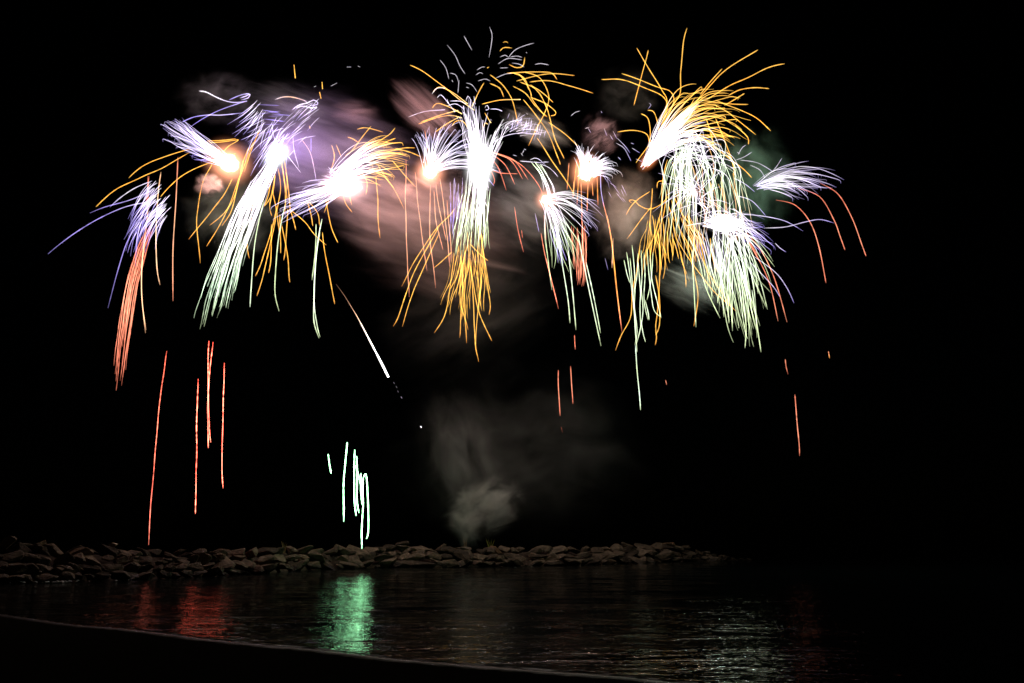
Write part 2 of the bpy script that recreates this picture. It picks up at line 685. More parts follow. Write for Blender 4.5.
class Burst:
    def __init__(self, name, label, Y, group='bursts of the firework display', cat='firework burst', low=False):
        self.name, self.label, self.Y, self.group, self.cat = name, label, Y, group, cat
        self.trails, self.heads, self.lights = [], [], []
        self.mat = FIRE_LOW if low else FIRE

    # ---- one trail through traced photo points
    def add(self, pts, cols, w=1.15, e=1.0, fade=(0.08, 0.14), dY=None, flick=0.28, wob=0.0, n=None):
        L = sum(math.dist(a, b) for a, b in zip(pts, pts[1:]))
        n = n or max(4, min(40, int(L / 3.5) + 3))
        P = spline(pts, n)
        if isinstance(cols[0], (int, float)):
            cols = [cols, cols]
        y0 = self.Y + rnd.uniform(-1.5, 1.5)
        y1 = y0 + (dY if dY is not None else rnd.uniform(-0.06, 0.06) * L)
        out = []
        ph = rnd.uniform(0, 99)
        for k, (x, y) in enumerate(P):
            t = k / (n - 1)
            f = 1.0
            if fade[0] and t < fade[0]:
                f *= 0.35 + 0.65 * t / fade[0]
            if fade[1] and t > 1 - fade[1]:
                f *= 0.3 + 0.7 * (1 - t) / fade[1]
            f *= 1 + flick * 2 * mnoise.noise(Vector((ph, k * 1.3, 0)))
            c = polyval(cols, t)
            x += wob * mnoise.noise(Vector((ph, t * L * 0.035, 4)))
            y += wob * mnoise.noise(Vector((ph, t * L * 0.035, 11)))
            ww = polyval([(q,) for q in w], t)[0] if isinstance(w, (list, tuple)) else w
            ww *= (0.5 + 0.5 * min(1, f)) * (1 + 0.25 * mnoise.noise(Vector((ph + 7, t * L * 0.08, 2))))
            out.append((x, y, lerp(y0, y1, t), ww, tuple(max(0.0, v * e * f) for v in c)))
        self.trails.append(out)

    # ---- n trails from a head to tips on a traced outline
    def fan(self, head, tips, n, cols, sag=0.0, lift=0.0, reach=(0.7, 1.0), s0=(0.0, 0.15), w=1.1, e=1.0, jit=2.5,
            hj=2.0, wob=1.2, flick=0.12, fade=(0.0, 0.2), depth=0.25):
        for i in range(n):
            tx, ty = polyval(tips, (i + rnd.random()) / n)
            q = rnd.uniform(*reach)
            tx, ty = lerp(head[0], tx, q) + rnd.gauss(0, jit), lerp(head[1], ty, q) + rnd.gauss(0, jit)
            hx, hy = head[0] + rnd.gauss(0, hj), head[1] + rnd.gauss(0, hj)
            a = rnd.uniform(*s0)
            L = math.dist((hx, hy), (tx, ty)) + 1e-3
            nx, ny = -(ty - hy) / L, (tx - hx) / L
            curl = rnd.gauss(0, 0.035) * L
            lf = (lift + sag) * rnd.uniform(0.6, 1.4) * L / 80
            pts = []
            for k in range(7):
                t = a + (1 - a) * k / 6
                s = 1 - max(0.0, 1 - t) ** 1.25
                arch = 4 * s * (1 - s)
                pts.append((lerp(hx, tx, s) + nx * arch * curl, lerp(hy, ty, s) + ny * arch * curl - arch * lf))
            if rnd.random() < 0.3:                       # the ember drops as it dies
                pts.append((pts[-1][0] + rnd.uniform(-1, 1.5), pts[-1][1] + rnd.uniform(1.5, 4.0)))
            self.add(pts, cols, w * rnd.uniform(0.55, 0.9), e * rnd.choice([0.35, 0.5, 0.6, 0.85]), fade, rnd.uniform(-1, 1) * depth * L / 12.5, flick, wob)

    # ---- trails that fall through a band between two traced edges
    def band(self, left, right, n, cols, a=(0.0, 0.35), b=(0.6, 1.0), w=1.1, e=1.0, jit=1.0, wob=2.0, flick=0.45, fade=(0.06, 0.14)):
        for i in range(n):
            u = (i + rnd.random()) / n
            s0, s1 = rnd.uniform(*a), rnd.uniform(*b)
            jx, j2 = rnd.gauss(0, jit), rnd.gauss(0, jit * 1.4)
            pts = []
            for k in range(7):
                t = lerp(s0, s1, k / 6)
                l, r = polyval(left, t), polyval(right, t)
                pts.append((lerp(l[0], r[0], u) + lerp(jx, j2, k / 6), lerp(l[1], r[1], u)))
            ca = [polyval(cols, lerp(s0, s1, k / 4)) for k in range(5)]
            self.add(pts, ca, w * rnd.uniform(0.65, 1.0), e * rnd.choice([0.45, 0.7, 0.9, 1.15]), fade, None, flick, wob)

    # ---- short streaks that start along a traced line
    def streaks(self, line, n, d, length, cols, spread=4.0, bend=0.0, w=1.0, e=1.0, turn=0.15, fade=(0.1, 0.4)):
        for i in range(n):
            x, y = polyval(line, (i + rnd.random()) / n)
            x += rnd.gauss(0, spread)
            y += rnd.gauss(0, spread)
            L = rnd.uniform(*length)
            a = math.atan2(d[1], d[0]) + rnd.gauss(0, turn)
            pts = []
            for k in range(5):
                t = k / 4
                aa = a + bend * t
                pts.append((x + math.cos(aa) * L * t, y + math.sin(aa) * L * t))
            self.add(pts, cols, w * rnd.uniform(0.8, 1.2), e * rnd.uniform(0.6, 1.3), fade, None, 0.15, 0.4)

    def head(self, px, py, rpx, color, watts, lcol=None, stretch=(1, 1), ang=0.0, dY=0.0):
        self.heads.append((px, py, rpx, color, stretch, ang, dY))
        if watts:
            self.lights.append((px, py, watts, lcol or (1, 0.9, 0.85), dY))

    # ---- build
    def build(self):
        lo = [p for t in self.trails for p in t]
        cx = sum(p[0] for p in lo) / len(lo)
        by = max(p[1] for p in lo)
        base = at(cx, by, self.Y)
        root = bpy.data.objects.new(self.name, None)
        COL.objects.link(root)
        root.location = base
        tag(root, self.label, self.cat, self.group)
        self.trails.sort(key=lambda t: -sum(math.dist(a[:2], b[:2]) for a, b in zip(t, t[1:])))
        for t in self.trails[:100]:
            link_mesh('spark_trail', tube_mesh([t], base), self.mat, root)
        if self.trails[100:]:
            o = link_mesh('sparks', tube_mesh(self.trails[100:], base), self.mat, root)
            o['kind'] = 'stuff'
        for (px, py, rpx, color, st, ang, dY) in self.heads:
            c = at(px, py, self.Y + dY)
            r = rpx * self.Y / F
            link_mesh('comet_head', head_mesh(c - base, r, (2.0, 1.9, 1.8), st, ang, [(0.4, 1.0), (0.62, 0.45), (0.8, 0.2)]), self.mat, root)
            fl = link_mesh('bloom_halo', ball_mesh('bloom_halo'), bloom_material(color), root)  # added glowing halo that imitates bloom round the head
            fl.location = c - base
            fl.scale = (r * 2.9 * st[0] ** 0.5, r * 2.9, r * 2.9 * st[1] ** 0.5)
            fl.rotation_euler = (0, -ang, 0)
        for (px, py, watts, col, dY) in self.lights:
            ld = bpy.data.lights.new('flash', 'POINT')
            ld.energy = watts * 0.5
            ld.color = col
            ld.shadow_soft_size = 0.22
            lo_ = bpy.data.objects.new('flash', ld)
            COL.objects.link(lo_)
            lo_.parent = root
            lo_.location = at(px, py, self.Y + dY) - base
        return root


def set_glow(me, cols):
    a = me.color_attributes.new('glow', 'FLOAT_COLOR', 'POINT')
    flat = []
    for c in cols:
        flat += [c[0], c[1], c[2], 1.0]
    a.data.foreach_set('color', flat)


def tube_mesh(trails, base):
    V, Fc, C = [], [], []
    for t in trails:
        P = [at(x, y, Y) - base for x, y, Y, w, c in t]
        off = len(V)
        n = len(P)
        for k in range(n):
            d = (P[min(k + 1, n - 1)] - P[max(k - 1, 0)])
            d = d.normalized() if d.length > 1e-6 else Vector((0, 0, 1))
            u = d.cross(Vector((0, 1, 0)))
            if u.length < 1e-3:
                u = Vector((1, 0, 0))
            u.normalize()
            v = d.cross(u)
            r = t[k][3] * 0.37 * t[k][2] / F
            for j in range(5):
                a = 2 * math.pi * j / 5
                V.append(P[k] + u * (math.cos(a) * r) + v * (math.sin(a) * r))
                C.append(tuple(q * 0.62 for q in t[k][4]))        # the eye sees both walls of the glowing tube
        for k in range(n - 1):
            for j in range(5):
                a, b = off + k * 5 + j, off + k * 5 + (j + 1) % 5
                Fc.append((a, b, b + 5, a + 5))
        Fc.append(tuple(off + j for j in range(5))[::-1])
        Fc.append(tuple(off + (n - 1) * 5 + j for j in range(5)))
    me = bpy.data.meshes.new('spark_trail')
    me.from_pydata(V, [], Fc)
    set_glow(me, C)
    return me


def head_mesh(c, r, color, stretch, ang, shells):
    """ragged ball of burning gas"""
    bm = bmesh.new()
    cols = []
    for k, (s, g) in enumerate(shells):
        res = bmesh.ops.create_icosphere(bm, subdivisions=3, radius=r * s)
        for v in res['verts']:
            nz = 1 + 0.35 * mnoise.noise(v.co.normalized() * 1.8 + Vector((k * .6, c.x, c.z)))
            x, z = v.co.x * stretch[0], v.co.z * stretch[1]
            v.co = Vector((x * math.cos(ang) - z * math.sin(ang), v.co.y, x * math.sin(ang) + z * math.cos(ang))) * nz + c
        cols += [tuple(g * q for q in color)] * len(res['verts'])
    me = bpy.data.meshes.new('comet_head')
    bm.to_mesh(me)
    bm.free()
    for p in me.polygons:
        p.use_smooth = True
    set_glow(me, cols)
    return me


BLOOMS = {}


def bloom_material(color):
    """emissive halo imitating the bloom round a comet head, stronger towards the middle"""
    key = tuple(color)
    if key in BLOOMS:
        return BLOOMS[key]
    m, N, L = new_mat('head_bloom')
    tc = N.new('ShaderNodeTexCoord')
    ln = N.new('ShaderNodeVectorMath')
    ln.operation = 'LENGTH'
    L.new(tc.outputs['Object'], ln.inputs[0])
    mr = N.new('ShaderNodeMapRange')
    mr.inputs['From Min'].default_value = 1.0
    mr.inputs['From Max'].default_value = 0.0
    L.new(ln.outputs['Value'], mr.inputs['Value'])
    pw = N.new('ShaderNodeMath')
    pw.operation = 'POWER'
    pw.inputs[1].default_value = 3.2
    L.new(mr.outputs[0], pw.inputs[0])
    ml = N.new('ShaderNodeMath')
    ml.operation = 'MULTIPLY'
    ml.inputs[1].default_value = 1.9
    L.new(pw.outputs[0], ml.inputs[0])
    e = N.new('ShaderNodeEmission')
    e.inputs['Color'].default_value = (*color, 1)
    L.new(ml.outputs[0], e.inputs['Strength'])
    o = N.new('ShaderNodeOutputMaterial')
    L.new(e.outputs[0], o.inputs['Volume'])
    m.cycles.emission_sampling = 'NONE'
    BLOOMS[key] = m
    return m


def ball_mesh(name):
    bm = bmesh.new()
    bmesh.ops.create_icosphere(bm, subdivisions=3, radius=1.0)
    me = bpy.data.meshes.new(name)
    bm.to_mesh(me)
    bm.free()
    return me


HOT = [WHITE, WHITE]
W_VIO = [WHITE, WHITE, (0.9, 0.75, 1.3), LILAC, LILAC, VIOLET]
W_GOLD = [WHITE, WHITE, (1.5, 1.05, .55), (1.4, 0.7, 0.12), GOLD, GOLD]
W_GREEN = [WHITE, (1.2,1.5,1.2), GREENW, GREEN, GREEN]
FALL_GREEN = [WHITE, GREENW, GREEN, (.55,.95,.55)]
BURSTS = []


def burst(*a, **k):
    b = Burst(*a, **k)
    BURSTS.append(b)
    return b


# 1 ---- violet comet fan at the far left
b = burst('firework_burst', 'compact white comet fanning to violet tips beside the small pink puff', 78)
b.fan((228, 161), [(159, 124), (165, 122), (172, 120), (178, 118), (186, 126), (190, 132)], 36, W_VIO, reach=(0.86, 1.0), w=1.2, jit=1.5, hj=3.0)
b.fan((228, 163), [(160, 126), (162, 133), (165, 139), (175, 146)], 18, W_VIO, reach=(0.75, 1.0), w=1.15, jit=1.5, hj=3.0)
b.fan((228, 164), [(180, 148), (190, 157), (200, 158)], 9, [WHITE, LILAC, VIOLET, VIOLET], reach=(0.8, 1.0), jit=1.5, hj=2)
b.head(229, 163, 11, (2.4, 0.9, 0.5), 2600, (1.0, 0.62, 0.42), (1.25, 1.0), -0.6)

# 2 ---- violet shower above
b = burst('firework_burst', 'loose shower of short violet streaks above the green cascade', 81)
b.add([(199, 91), (206, 92), (216, 97), (226, 101), (236, 102.5), (247, 101)], [SILVER, WHITE, LILAC, VIOLET], w=1.5)
b.add([(229, 100), (238, 96), (245, 94), (250, 94)], [VIOLET, LILAC], w=1.4)
b.add([(240, 98), (246, 96), (250, 94.5), (248, 98), (241, 100)], [LILAC, LILAC], w=1.4)
b.add([(182, 122), (194, 117), (208, 115), (222, 115), (246, 112.5)], [VIOLET, VIOLET, LILAC, VIOLET], w=1.3)
b.add([(189, 128), (203, 118.5), (220, 110), (240, 103), (247, 101)], [VIOLET, VIOLET, LILAC], w=1.2, fade=(0.3, 0.05))
b.add([(275, 99.5), (283, 97), (292, 97), (303, 100), (307, 102)], [SILVER, PALE, LILAC], w=1.5)
b.add([(292, 110), (299, 105), (307, 103), (314, 100), (318, 104), (310, 106)], [LILAC, WHITE, LILAC, LILAC], w=1.6)
b.add([(296, 108), (303, 106), (311, 108), (317, 107), (312, 111)], [LILAC, WHITE, LILAC], w=1.5)
b.streaks([(255, 101), (261, 104), (258, 114), (259, 120), (265, 123), (262, 130)], 22, (-0.66, 0.75), (12, 36), [SILVER, LILAC, VIOLET], 4.0, bend=0.1)
b.streaks([(317, 104), (312, 111), (304, 119), (297, 126), (290, 134), (282, 142)], 34, (-0.8, 0.58), (10, 36), [LILAC, SILVER, LILAC, VIOLET], 7.5, bend=-0.15, e=0.8)
b.streaks([(262, 128), (272, 132), (284, 138), (276, 146)], 34, (-0.5, 0.86), (10, 32), [LILAC, LILAC, VIOLET], 7.0, bend=-0.1)
b.streaks([(280, 110), (290, 118), (276, 124)], 10, (-1, 0.05), (12, 26), [VIOLET, VIOLET], 4.0, e=0.8)
b.add([(272, 123), (275, 140), (287, 155), (301, 173)], [LILAC, SILVER, WHITE], w=1.0)
b.add([(293, 137), (294, 150), (299, 168)], [LILAC, SILVER], w=0.9)
b.add([(311, 137), (311, 152)], [VIOLET, VIOLET], w=1.0)
b.lights.append((283, 147, 1800, (0.72, 0.55, 1.0), 0.0))
for q in [((337, 83), (331, 86)), ((322, 82), (322.5, 89)), ((319.5, 92), (321, 98.5)), ((294, 65), (295.3, 78)), ((309.5, 126), (310, 128.5)),
          ((347, 67), (351, 67)), ((358, 66), (360, 67)), ((316, 86), (314, 87))]:
    gold = q[0][0] < 325 and q[0][0] > 290 and q[0] != (316, 86)
    b.add(list(q), GOLD if gold else SILVER, w=1.3 if gold else 0.8, e=1.0 if gold else 0.45, fade=(0, 0))

# 3 ---- green-white cascade
b = burst('firework_burst', 'thick green-white cascade pouring down to the lower left', 77)
b.band([(272, 152), (254, 177), (238, 204), (224, 238), (211, 272), (201, 305), (194, 334)],
       [(284, 149), (273, 176), (262, 205), (252, 235), (243, 263), (238, 290), (233, 308)], 36,
       [WHITE, WHITE, WHITE, GREENW, (.85,1.2,.85), GREEN], a=(0.0, 0.3), b=(0.68, 1.04), w=1.2, jit=1.4, wob=2.4)
b.band([(278, 150), (262, 172), (246, 198), (234, 225)], [(283, 149), (272, 174), (260, 203), (250, 230)], 20, [WHITE, WHITE, WHITE, GREENW],
       a=(0, .15), b=(.6, 1), w=1.6, jit=1.5)
b.add([(264, 200), (258, 225), (254, 250), (251, 290), (250, 307)], [GREEN, GREENW], w=1.3)
b.add([(285, 205), (279, 235), (276, 265), (275, 293), (279, 311)], [GREENW, GREEN, GREEN], w=1.3)
b.add([(322, 219), (318, 240), (315, 270), (314, 300), (314, 322), (319, 338)], [GREENW, GREENW, GREEN], w=1.4)
b.add([(316, 224), (315.5, 250), (312, 280)], [GREEN, GREEN], w=1.3)
b.add([(320, 232), (316, 258), (314, 300), (317, 325), (320, 337)], [GREEN, GREENW, GREEN], w=1.2)
b.head(277, 156, 6, (3, 3.6, 3.2), 1500, (0.78, 1.0, 0.82), (1.0, 2.0), -0.75)

# 4 ---- gold streamers round the cascade
b = burst('firework_burst', 'scattered long gold streamers drooping around the green cascade', 79)
for pts in [[(97, 206), (115, 190), (140, 177), (165, 167), (190, 152)], [(129, 178), (145, 165), (165, 156), (190, 149)],
            [(160, 197), (170, 186), (181, 176), (196, 168), (214, 161)], [(209, 143), (222, 141), (238, 139.5), (228, 147), (221, 155)],
            [(207, 141), (222, 139.5), (236, 138.5)], [(222, 157), (229, 156), (236, 153)],
            [(212, 163), (204, 180), (199, 205), (197, 227), (200, 263)], [(232, 178), (224, 195), (213, 210), (200, 225), (189, 239)],
            [(240, 176), (234, 196), (225, 212), (210, 226)], [(243, 160), (238, 182), (225, 215), (207, 246)],
            [(253, 143), (246, 160), (239, 182), (231, 210), (222, 226)], [(260, 129), (252, 150), (244, 172)], [(249, 148), (243, 160), (239, 174)],
            [(277, 206), (270, 235), (262, 262), (255, 276)], [(276, 212), (270, 245), (263, 275), (257, 296)], [(272, 225), (270, 255), (269, 274)],
            [(280, 214), (281, 240), (280, 253)], [(288, 208), (286, 235), (284, 260)], [(282, 225), (288, 260), (290, 282)],
            [(290, 208), (295, 230)], [(290, 209), (305, 222), (315, 234), (327, 245)], [(307, 200), (312, 215), (313, 226)],
            [(309, 201), (318, 213), (319, 226)], [(322, 232), (327, 265), (332, 290), (334, 304)], [(326, 200), (330, 222), (334, 235), (338, 243)],
            [(343, 196), (346, 205), (352, 213)], [(329, 200), (324, 213)], [(255, 196), (250, 225), (247, 240), (249, 258)],
            [(256, 190), (246, 218), (240, 240)], [(376, 176), (378, 205), (380, 238)], [(362, 172), (366, 183), (365, 195)],
            [(348, 190), (352, 205)], [(275, 160), (274, 185), (270, 205), (272, 216)], [(278, 168), (280, 190), (276, 212)], [(283, 165), (286, 190), (284, 214)],
            [(271, 175), (268, 195), (264, 207)], [(286, 172), (289, 195), (291, 210)], [(276, 175), (271, 195), (265, 205)], [(281, 160), (284, 180), (287, 200)],
            [(272, 190), (276, 210), (279, 232)], [(285, 160), (287, 178), (287, 190)]]:
    b.add(pts, [GOLD, (1.3,.55,.07), GOLD, AMBER], w=1.25, wob=1.6, fade=(0.05, 0.08))

# 5 ---- white comet pointing right, lilac sparks to the left
b = burst('firework_burst', 'white comet with its head to the right and lilac sparks spraying left', 76)
b.fan((349, 186), [(270, 222), (277, 226), (268, 214), (274, 205), (280, 199), (292, 193)], 40, [WHITE, WHITE, WHITE, (0.9, 0.75, 1.3), LILAC, LILAC], lift=2, reach=(0.72, 1.0), w=1.2, jit=3, hj=3)
b.fan((345, 187), [(290, 192), (305, 184), (315, 175), (325, 167), (335, 163), (343, 166), (352, 164)], 38, [WHITE, WHITE, LILAC, LILAC, SILVER], lift=6, reach=(0.6, 1.0), w=1.0, jit=2, hj=5)
b.fan((347, 188), [(322, 212), (300, 217), (310, 214)], 10, [WHITE, LILAC, VIOLET], reach=(0.7, 1), jit=2)
b.fan((352, 186), [(312, 190), (316, 186), (322, 182)], 22, HOT, w=1.6, reach=(0.6, 1), jit=2.5, hj=2.5, fade=(0, 0.3))
b.head(346, 186, 9, (3, 1.7, 1.6), 3000, (1.0, 0.66, 0.62), (2.2, 1.0), -0.03)

# 6 ---- gold fan blowing right
b = burst('firework_burst', 'gold plume with a white root blowing right from the comet head', 80)
b.fan((332, 184), [(381, 133), (390, 136), (396, 141), (405, 146), (412, 152), (408, 160), (406, 170), (400, 178), (392, 184)], 46,
      [WHITE, WHITE, WHITE, (1.5, 1.05, .55), (1.4, 0.7, 0.12), GOLD, GOLD], lift=11, reach=(0.78, 1.0), w=1.4, e=1.4, jit=2.5, hj=4)
b.fan((338, 180), [(385, 145), (392, 155), (390, 165), (380, 170)], 12, [WHITE, WHITE, (1.4,1.1,.7), (1.4,.8,.2)], lift=9, reach=(0.6, 1.0), w=1.5, jit=3, hj=4)
for pts in [[(371, 126.5), (362, 137), (352, 150), (345, 156)], [(357, 129), (366, 127.5), (383, 132)], [(347, 137), (353, 139), (359, 143)],
            [(395, 128), (390, 134), (381, 140), (372, 147)], [(396, 138), (388, 141), (380, 146)], [(394, 150), (405, 148), (415, 148)],
            [(395, 148), (410, 152), (421, 157)], [(392, 160), (402, 172), (416, 187)], [(375, 172), (385, 177), (395, 190), (404, 209)],
            [(378, 165), (388, 180), (394, 188)], [(331, 145), (334, 157), (331, 170)], [(336, 145), (341, 158)]]:
    b.add(pts, [GOLD, GOLD, AMBER], w=1.35, wob=0.8)
b.add([(302, 140), (310, 152), (314, 168), (316, 180)], [PALE, LILAC], w=1.0)

# 7 ---- violet and red cascade, far left
b = burst('firework_burst', 'violet tuft dissolving into a red cascade, outermost on the shore side', 79)
b.add([(152, 181), (135, 188), (120, 198), (110, 207)], [LILAC, SILVER, VIOLET], w=1.2, fade=(0.1, 0.3))
b.add([(148, 202), (125, 207), (100, 218), (78, 231), (60, 244), (48, 254)], [LILAC, VIOLET, VIOLET, (0.35, 0.3, 0.8)], w=1.2, fade=(0.05, 0.35))
b.add([(151, 191), (130, 200), (105, 207), (90, 213)], [LILAC, VIOLET, VIOLET], w=1.1, fade=(0.05, 0.4))
b.add([(140, 222), (128, 240), (118, 270), (108, 308)], [LILAC, VIOLET, VIOLET, (0.3, 0.25, 0.7)], w=1.2, fade=(0.05, 0.4))
b.streaks([(154, 184), (157, 192), (161, 200), (164, 207), (163, 215)], 46, (-0.75, 0.62), (14, 52), [SILVER, LILAC, LILAC, VIOLET, VIOLET], 3.5, bend=-0.3, w=1.1)
b.streaks([(150, 205), (146, 215), (140, 225)], 16, (-0.5, 0.86), (20, 48), [LILAC, VIOLET, VIOLET], 4, bend=-0.2, w=1.0)
b.band([(150, 222), (136, 248), (126, 282), (120, 320), (115, 362), (113, 398)], [(156, 222), (148, 248), (139, 280), (133, 316), (127, 356), (121, 396)], 20,
       [RED, RED, PINK, RED, RED], a=(0, 0.3), b=(0.62, 1.0), w=1.15, jit=0.6, wob=1.2)
b.add([(148, 176), (147.5, 215), (143, 250), (141.5, 290), (145.5, 333)], [RED, PALE, PALE], w=1.15)
b.add([(146, 235), (142, 265), (142, 300), (146, 330)], [PALE, PALE], w=1.0)
b.add([(161, 172), (158, 195), (156, 235), (157, 268), (160, 285)], [PALE, (1.5,.95,.55), PALE], w=1.3)
b.add([(178, 157), (176, 200), (173, 250), (173, 301)], [RED, PALE, PINK], w=1.2)
b.add([(149, 176), (146, 205)], [RED, RED], w=1.0, e=0.8)

# 8 ---- the great central fountain
b = burst('firework_burst', 'tall white fountain column at the centre with green falls and a gold skirt', 80)
b.fan((480, 188), [(456, 108), (462, 102), (466, 98), (470, 96), (475, 100), (480, 108), (484, 116)], 40, [WHITE] * 4 + [(1.0,.9,1.1), LILAC], reach=(0.75, 1.0), w=1.4, jit=3, hj=5, wob=2.5)
b.fan((480, 190), [(470, 118), (473, 114), (477, 122)], 24, HOT, reach=(0.7, 1.0), w=1.9, jit=1.8, hj=3, wob=2)
b.fan((482, 178), [(492, 132), (498, 126), (505, 120), (508, 124)], 22, [WHITE, WHITE, WHITE, WHITE, GREENW], lift=4, reach=(0.7, 1.0), w=1.5, jit=2, hj=3)
b.fan((490, 150), [(510, 122), (520, 118), (528, 119), (535, 122), (545, 128), (548, 134)], 26, [WHITE, SILVER, LILAC, LILAC], lift=12, reach=(0.8, 1.0), s0=(0.4, 0.8), w=1.0, jit=3, hj=3)
b.streaks([(510, 120), (522, 118), (534, 122), (545, 130)], 26, (-0.3, 0.95), (6, 16), [SILVER, VIOLET], 3, w=0.9, e=0.8)
b.add([(492, 143), (505, 136), (520, 133), (535, 134)], [SILVER, LILAC], w=0.9)
# gold arcs thrown up from the column
for pts in [[(410, 65), (425, 73), (441, 85), (458, 98), (474, 110)], [(418, 124), (435, 118), (450, 116), (462, 118)],
            [(421, 122), (440, 115), (458, 110)], [(432, 108), (438, 103), (450, 107), (462, 114)], [(435, 132), (446, 124), (458, 118)],
            [(433, 92), (440, 87), (455, 94), (468, 104)], [(482, 104), (500, 100), (520, 99.5)], [(485, 113), (491, 123)],
            [(484, 83), (478, 93), (472, 106)], [(452, 126), (456, 121), (463, 121), (468, 128)], [(483, 130), (485, 123), (488, 124)]]:
    b.add(pts, [GOLD, (1.3,.6,.1), (1.5,1,.4)], w=1.3, wob=1.0, fade=(0.05, 0.0))
for pts in [[(432, 94), (437, 88), (445, 88)], [(437, 98), (441, 95), (448, 103), (455, 112)], [(447, 99), (448, 103)], [(408, 117), (425, 111.5), (445, 110)],
            [(466, 101), (468, 96), (471, 100), (470, 106)], [(474, 96), (475, 104)], [(450, 101), (460, 101), (466, 104)], [(447, 106), (456, 104), (464, 109)],
            [(485, 108), (487, 105), (489, 109), (486, 110)], [(490, 109), (497, 109), (502, 111)]]:
    b.add(pts, [SILVER, LILAC], w=1.1, wob=0.5, fade=(0.1, 0))
# lilac half-fan from the left comet head
b.fan((430, 171), [(413, 133), (418, 130), (424, 128), (430, 124), (438, 123), (446, 122), (456, 124), (466, 132), (474, 142), (478, 153), (480, 165)], 64,
      [WHITE, WHITE, (1.0,.9,1.15), (.75,.66,.95), LILAC, LILAC], lift=9, reach=(0.72, 1.0), w=1.1, jit=2.2, hj=3)
b.fan((432, 172), [(478, 150), (485, 160), (500, 168), (520, 175)], 18, [WHITE, WHITE, SILVER, LILAC], lift=9, reach=(0.6, 1.0), w=1.0, jit=2.0)
b.head(430, 172, 8.5, (2.6, 1.0, 0.6), 2600, (1.0, 0.58, 0.46), (1.0, 1.0))
b.head(480, 165, 8, (3.6, 3.6, 3.6), 2200, (1.0, 0.92, 0.9), (1.0, 3.2), 0.0)
# falls
b.band([(466, 168), (462, 195), (458, 220), (452, 245), (450, 262)], [(490, 165), (489, 190), (488, 215), (489, 238), (490, 255)], 44,
       [WHITE, GREENW, GREENW, GREEN, (.7,1,.5)], a=(0, 0.45), b=(0.6, 1.0), w=1.2, jit=2, wob=2)
b.band([(476, 165), (474, 200), (470, 230)], [(486, 165), (484, 200), (480, 230)], 14, [WHITE, WHITE, GREENW], w=1.6, jit=2)
b.band([(452, 176), (450, 205), (448, 245)], [(462, 176), (461, 205), (458, 240)], 10, [LILAC, VIOLET, VIOLET], w=1.1, jit=1, e=0.8)
for pts in [[(415, 172), (420, 220), (427, 271)], [(431, 185), (430, 235), (436, 288)], [(436, 184), (440, 212), (446, 240)], [(440, 178), (446, 225), (450, 267)],
            [(406, 160), (406, 225), (409, 297)], [(425, 130), (428, 150), (430, 168)], [(447, 200), (450, 235), (451, 262)], [(434, 190), (436, 220), (443, 250)]]:
    b.add(pts, [PINK, PALE, PINK], w=1.15, wob=0.8)
for pts in [[(488, 156), (498, 168), (506, 190)], [(490, 153), (505, 165), (515, 184)], [(490, 152), (510, 160), (523, 179)], [(492, 152), (514, 160), (528, 180)],
            [(495, 153), (520, 164), (538, 184), (545, 200)], [(486, 160), (494, 178), (493, 185)], [(488, 168), (500, 173), (518, 174)]]:
    b.add(pts, [PINK, RED, RED], w=1.15, wob=0.6)
b.add([(480, 165), (488, 178), (494, 186)], [LILAC, VIOLET], w=1.0)
# gold skirt
b.band([(458, 225), (456, 250), (450, 275), (440, 300), (434, 333)], [(484, 225), (485, 255), (487, 285), (490, 312), (492, 340)], 26,
       [(1.4,1.1,.4), (1.3,.65,.12), GOLD, GOLD, GOLD], a=(0, 0.4), b=(0.45, 0.95), w=1.2, jit=2, wob=3.5)
for pts in [[(455, 208), (428, 240), (402, 286)], [(440, 225), (415, 270), (404, 300), (393, 327)], [(440, 232), (420, 275), (411, 300), (402, 326)],
            [(452, 252), (433, 268)], [(454, 253), (450, 290), (445, 315), (435, 333)], [(463, 260), (462, 300), (459, 338)], [(460, 255), (464, 300), (467, 343)],
            [(470, 258), (474, 310), (475, 340), (478, 362)], [(468, 258), (476, 300), (484, 325), (492, 341)], [(482, 235), (482, 270), (478, 310), (476, 350)],
            [(480, 228), (485, 265), (490, 300), (489.5, 315)], [(470, 244), (480, 255), (488, 261)], [(483, 250), (486, 285)], [(472, 250), (476, 268)],
            [(462, 250), (460, 295), (463, 312), (468, 330)], [(466, 262), (464, 300), (462, 320)]]:
    b.add(pts, [(1.3,.6,.1), GOLD, GOLD, AMBER], w=1.25, wob=1.2)

# 9 ---- gold willow right of the column top
b = burst('firework_burst', 'gold willow arcs and silver crackles highest above the white column', 82)
for pts in [[(490, 75), (503, 85), (512, 100), (518, 124)], [(490, 83), (500, 88), (504, 97)], [(507, 73), (525, 71.5), (545, 71.5), (553, 73), (557, 79)],
            [(517, 81), (540, 75), (558, 73.5), (575, 75)], [(530, 82), (550, 81), (570, 85.5), (593, 93.5)], [(510, 73), (520, 75), (530, 90), (533, 100), (545, 117)],
            [(525, 72), (540, 78), (548, 95), (545, 112), (537, 128), (529, 146)], [(513, 86), (525, 93), (535, 105), (547, 117)],
            [(520, 82), (535, 88), (545, 95), (553, 102)], [(530, 97), (545, 103), (555, 111), (555, 115), (551, 116)], [(523, 100), (535, 115), (548, 133), (557, 155), (560, 165)],
            [(545, 103), (550, 120), (556, 142), (564, 159)], [(548, 122), (565, 134), (578, 146)], [(537, 138), (548, 155), (563, 177), (575, 195)],
            [(525, 57), (523, 66), (516, 68), (509, 65)], [(513, 73), (524, 78), (529, 90)], [(530, 85), (540, 95), (548, 112)]]:
    b.add(pts, [GOLD, GOLD, GOLD, AMBER], w=1.35, wob=1.0, fade=(0.04, 0.06))
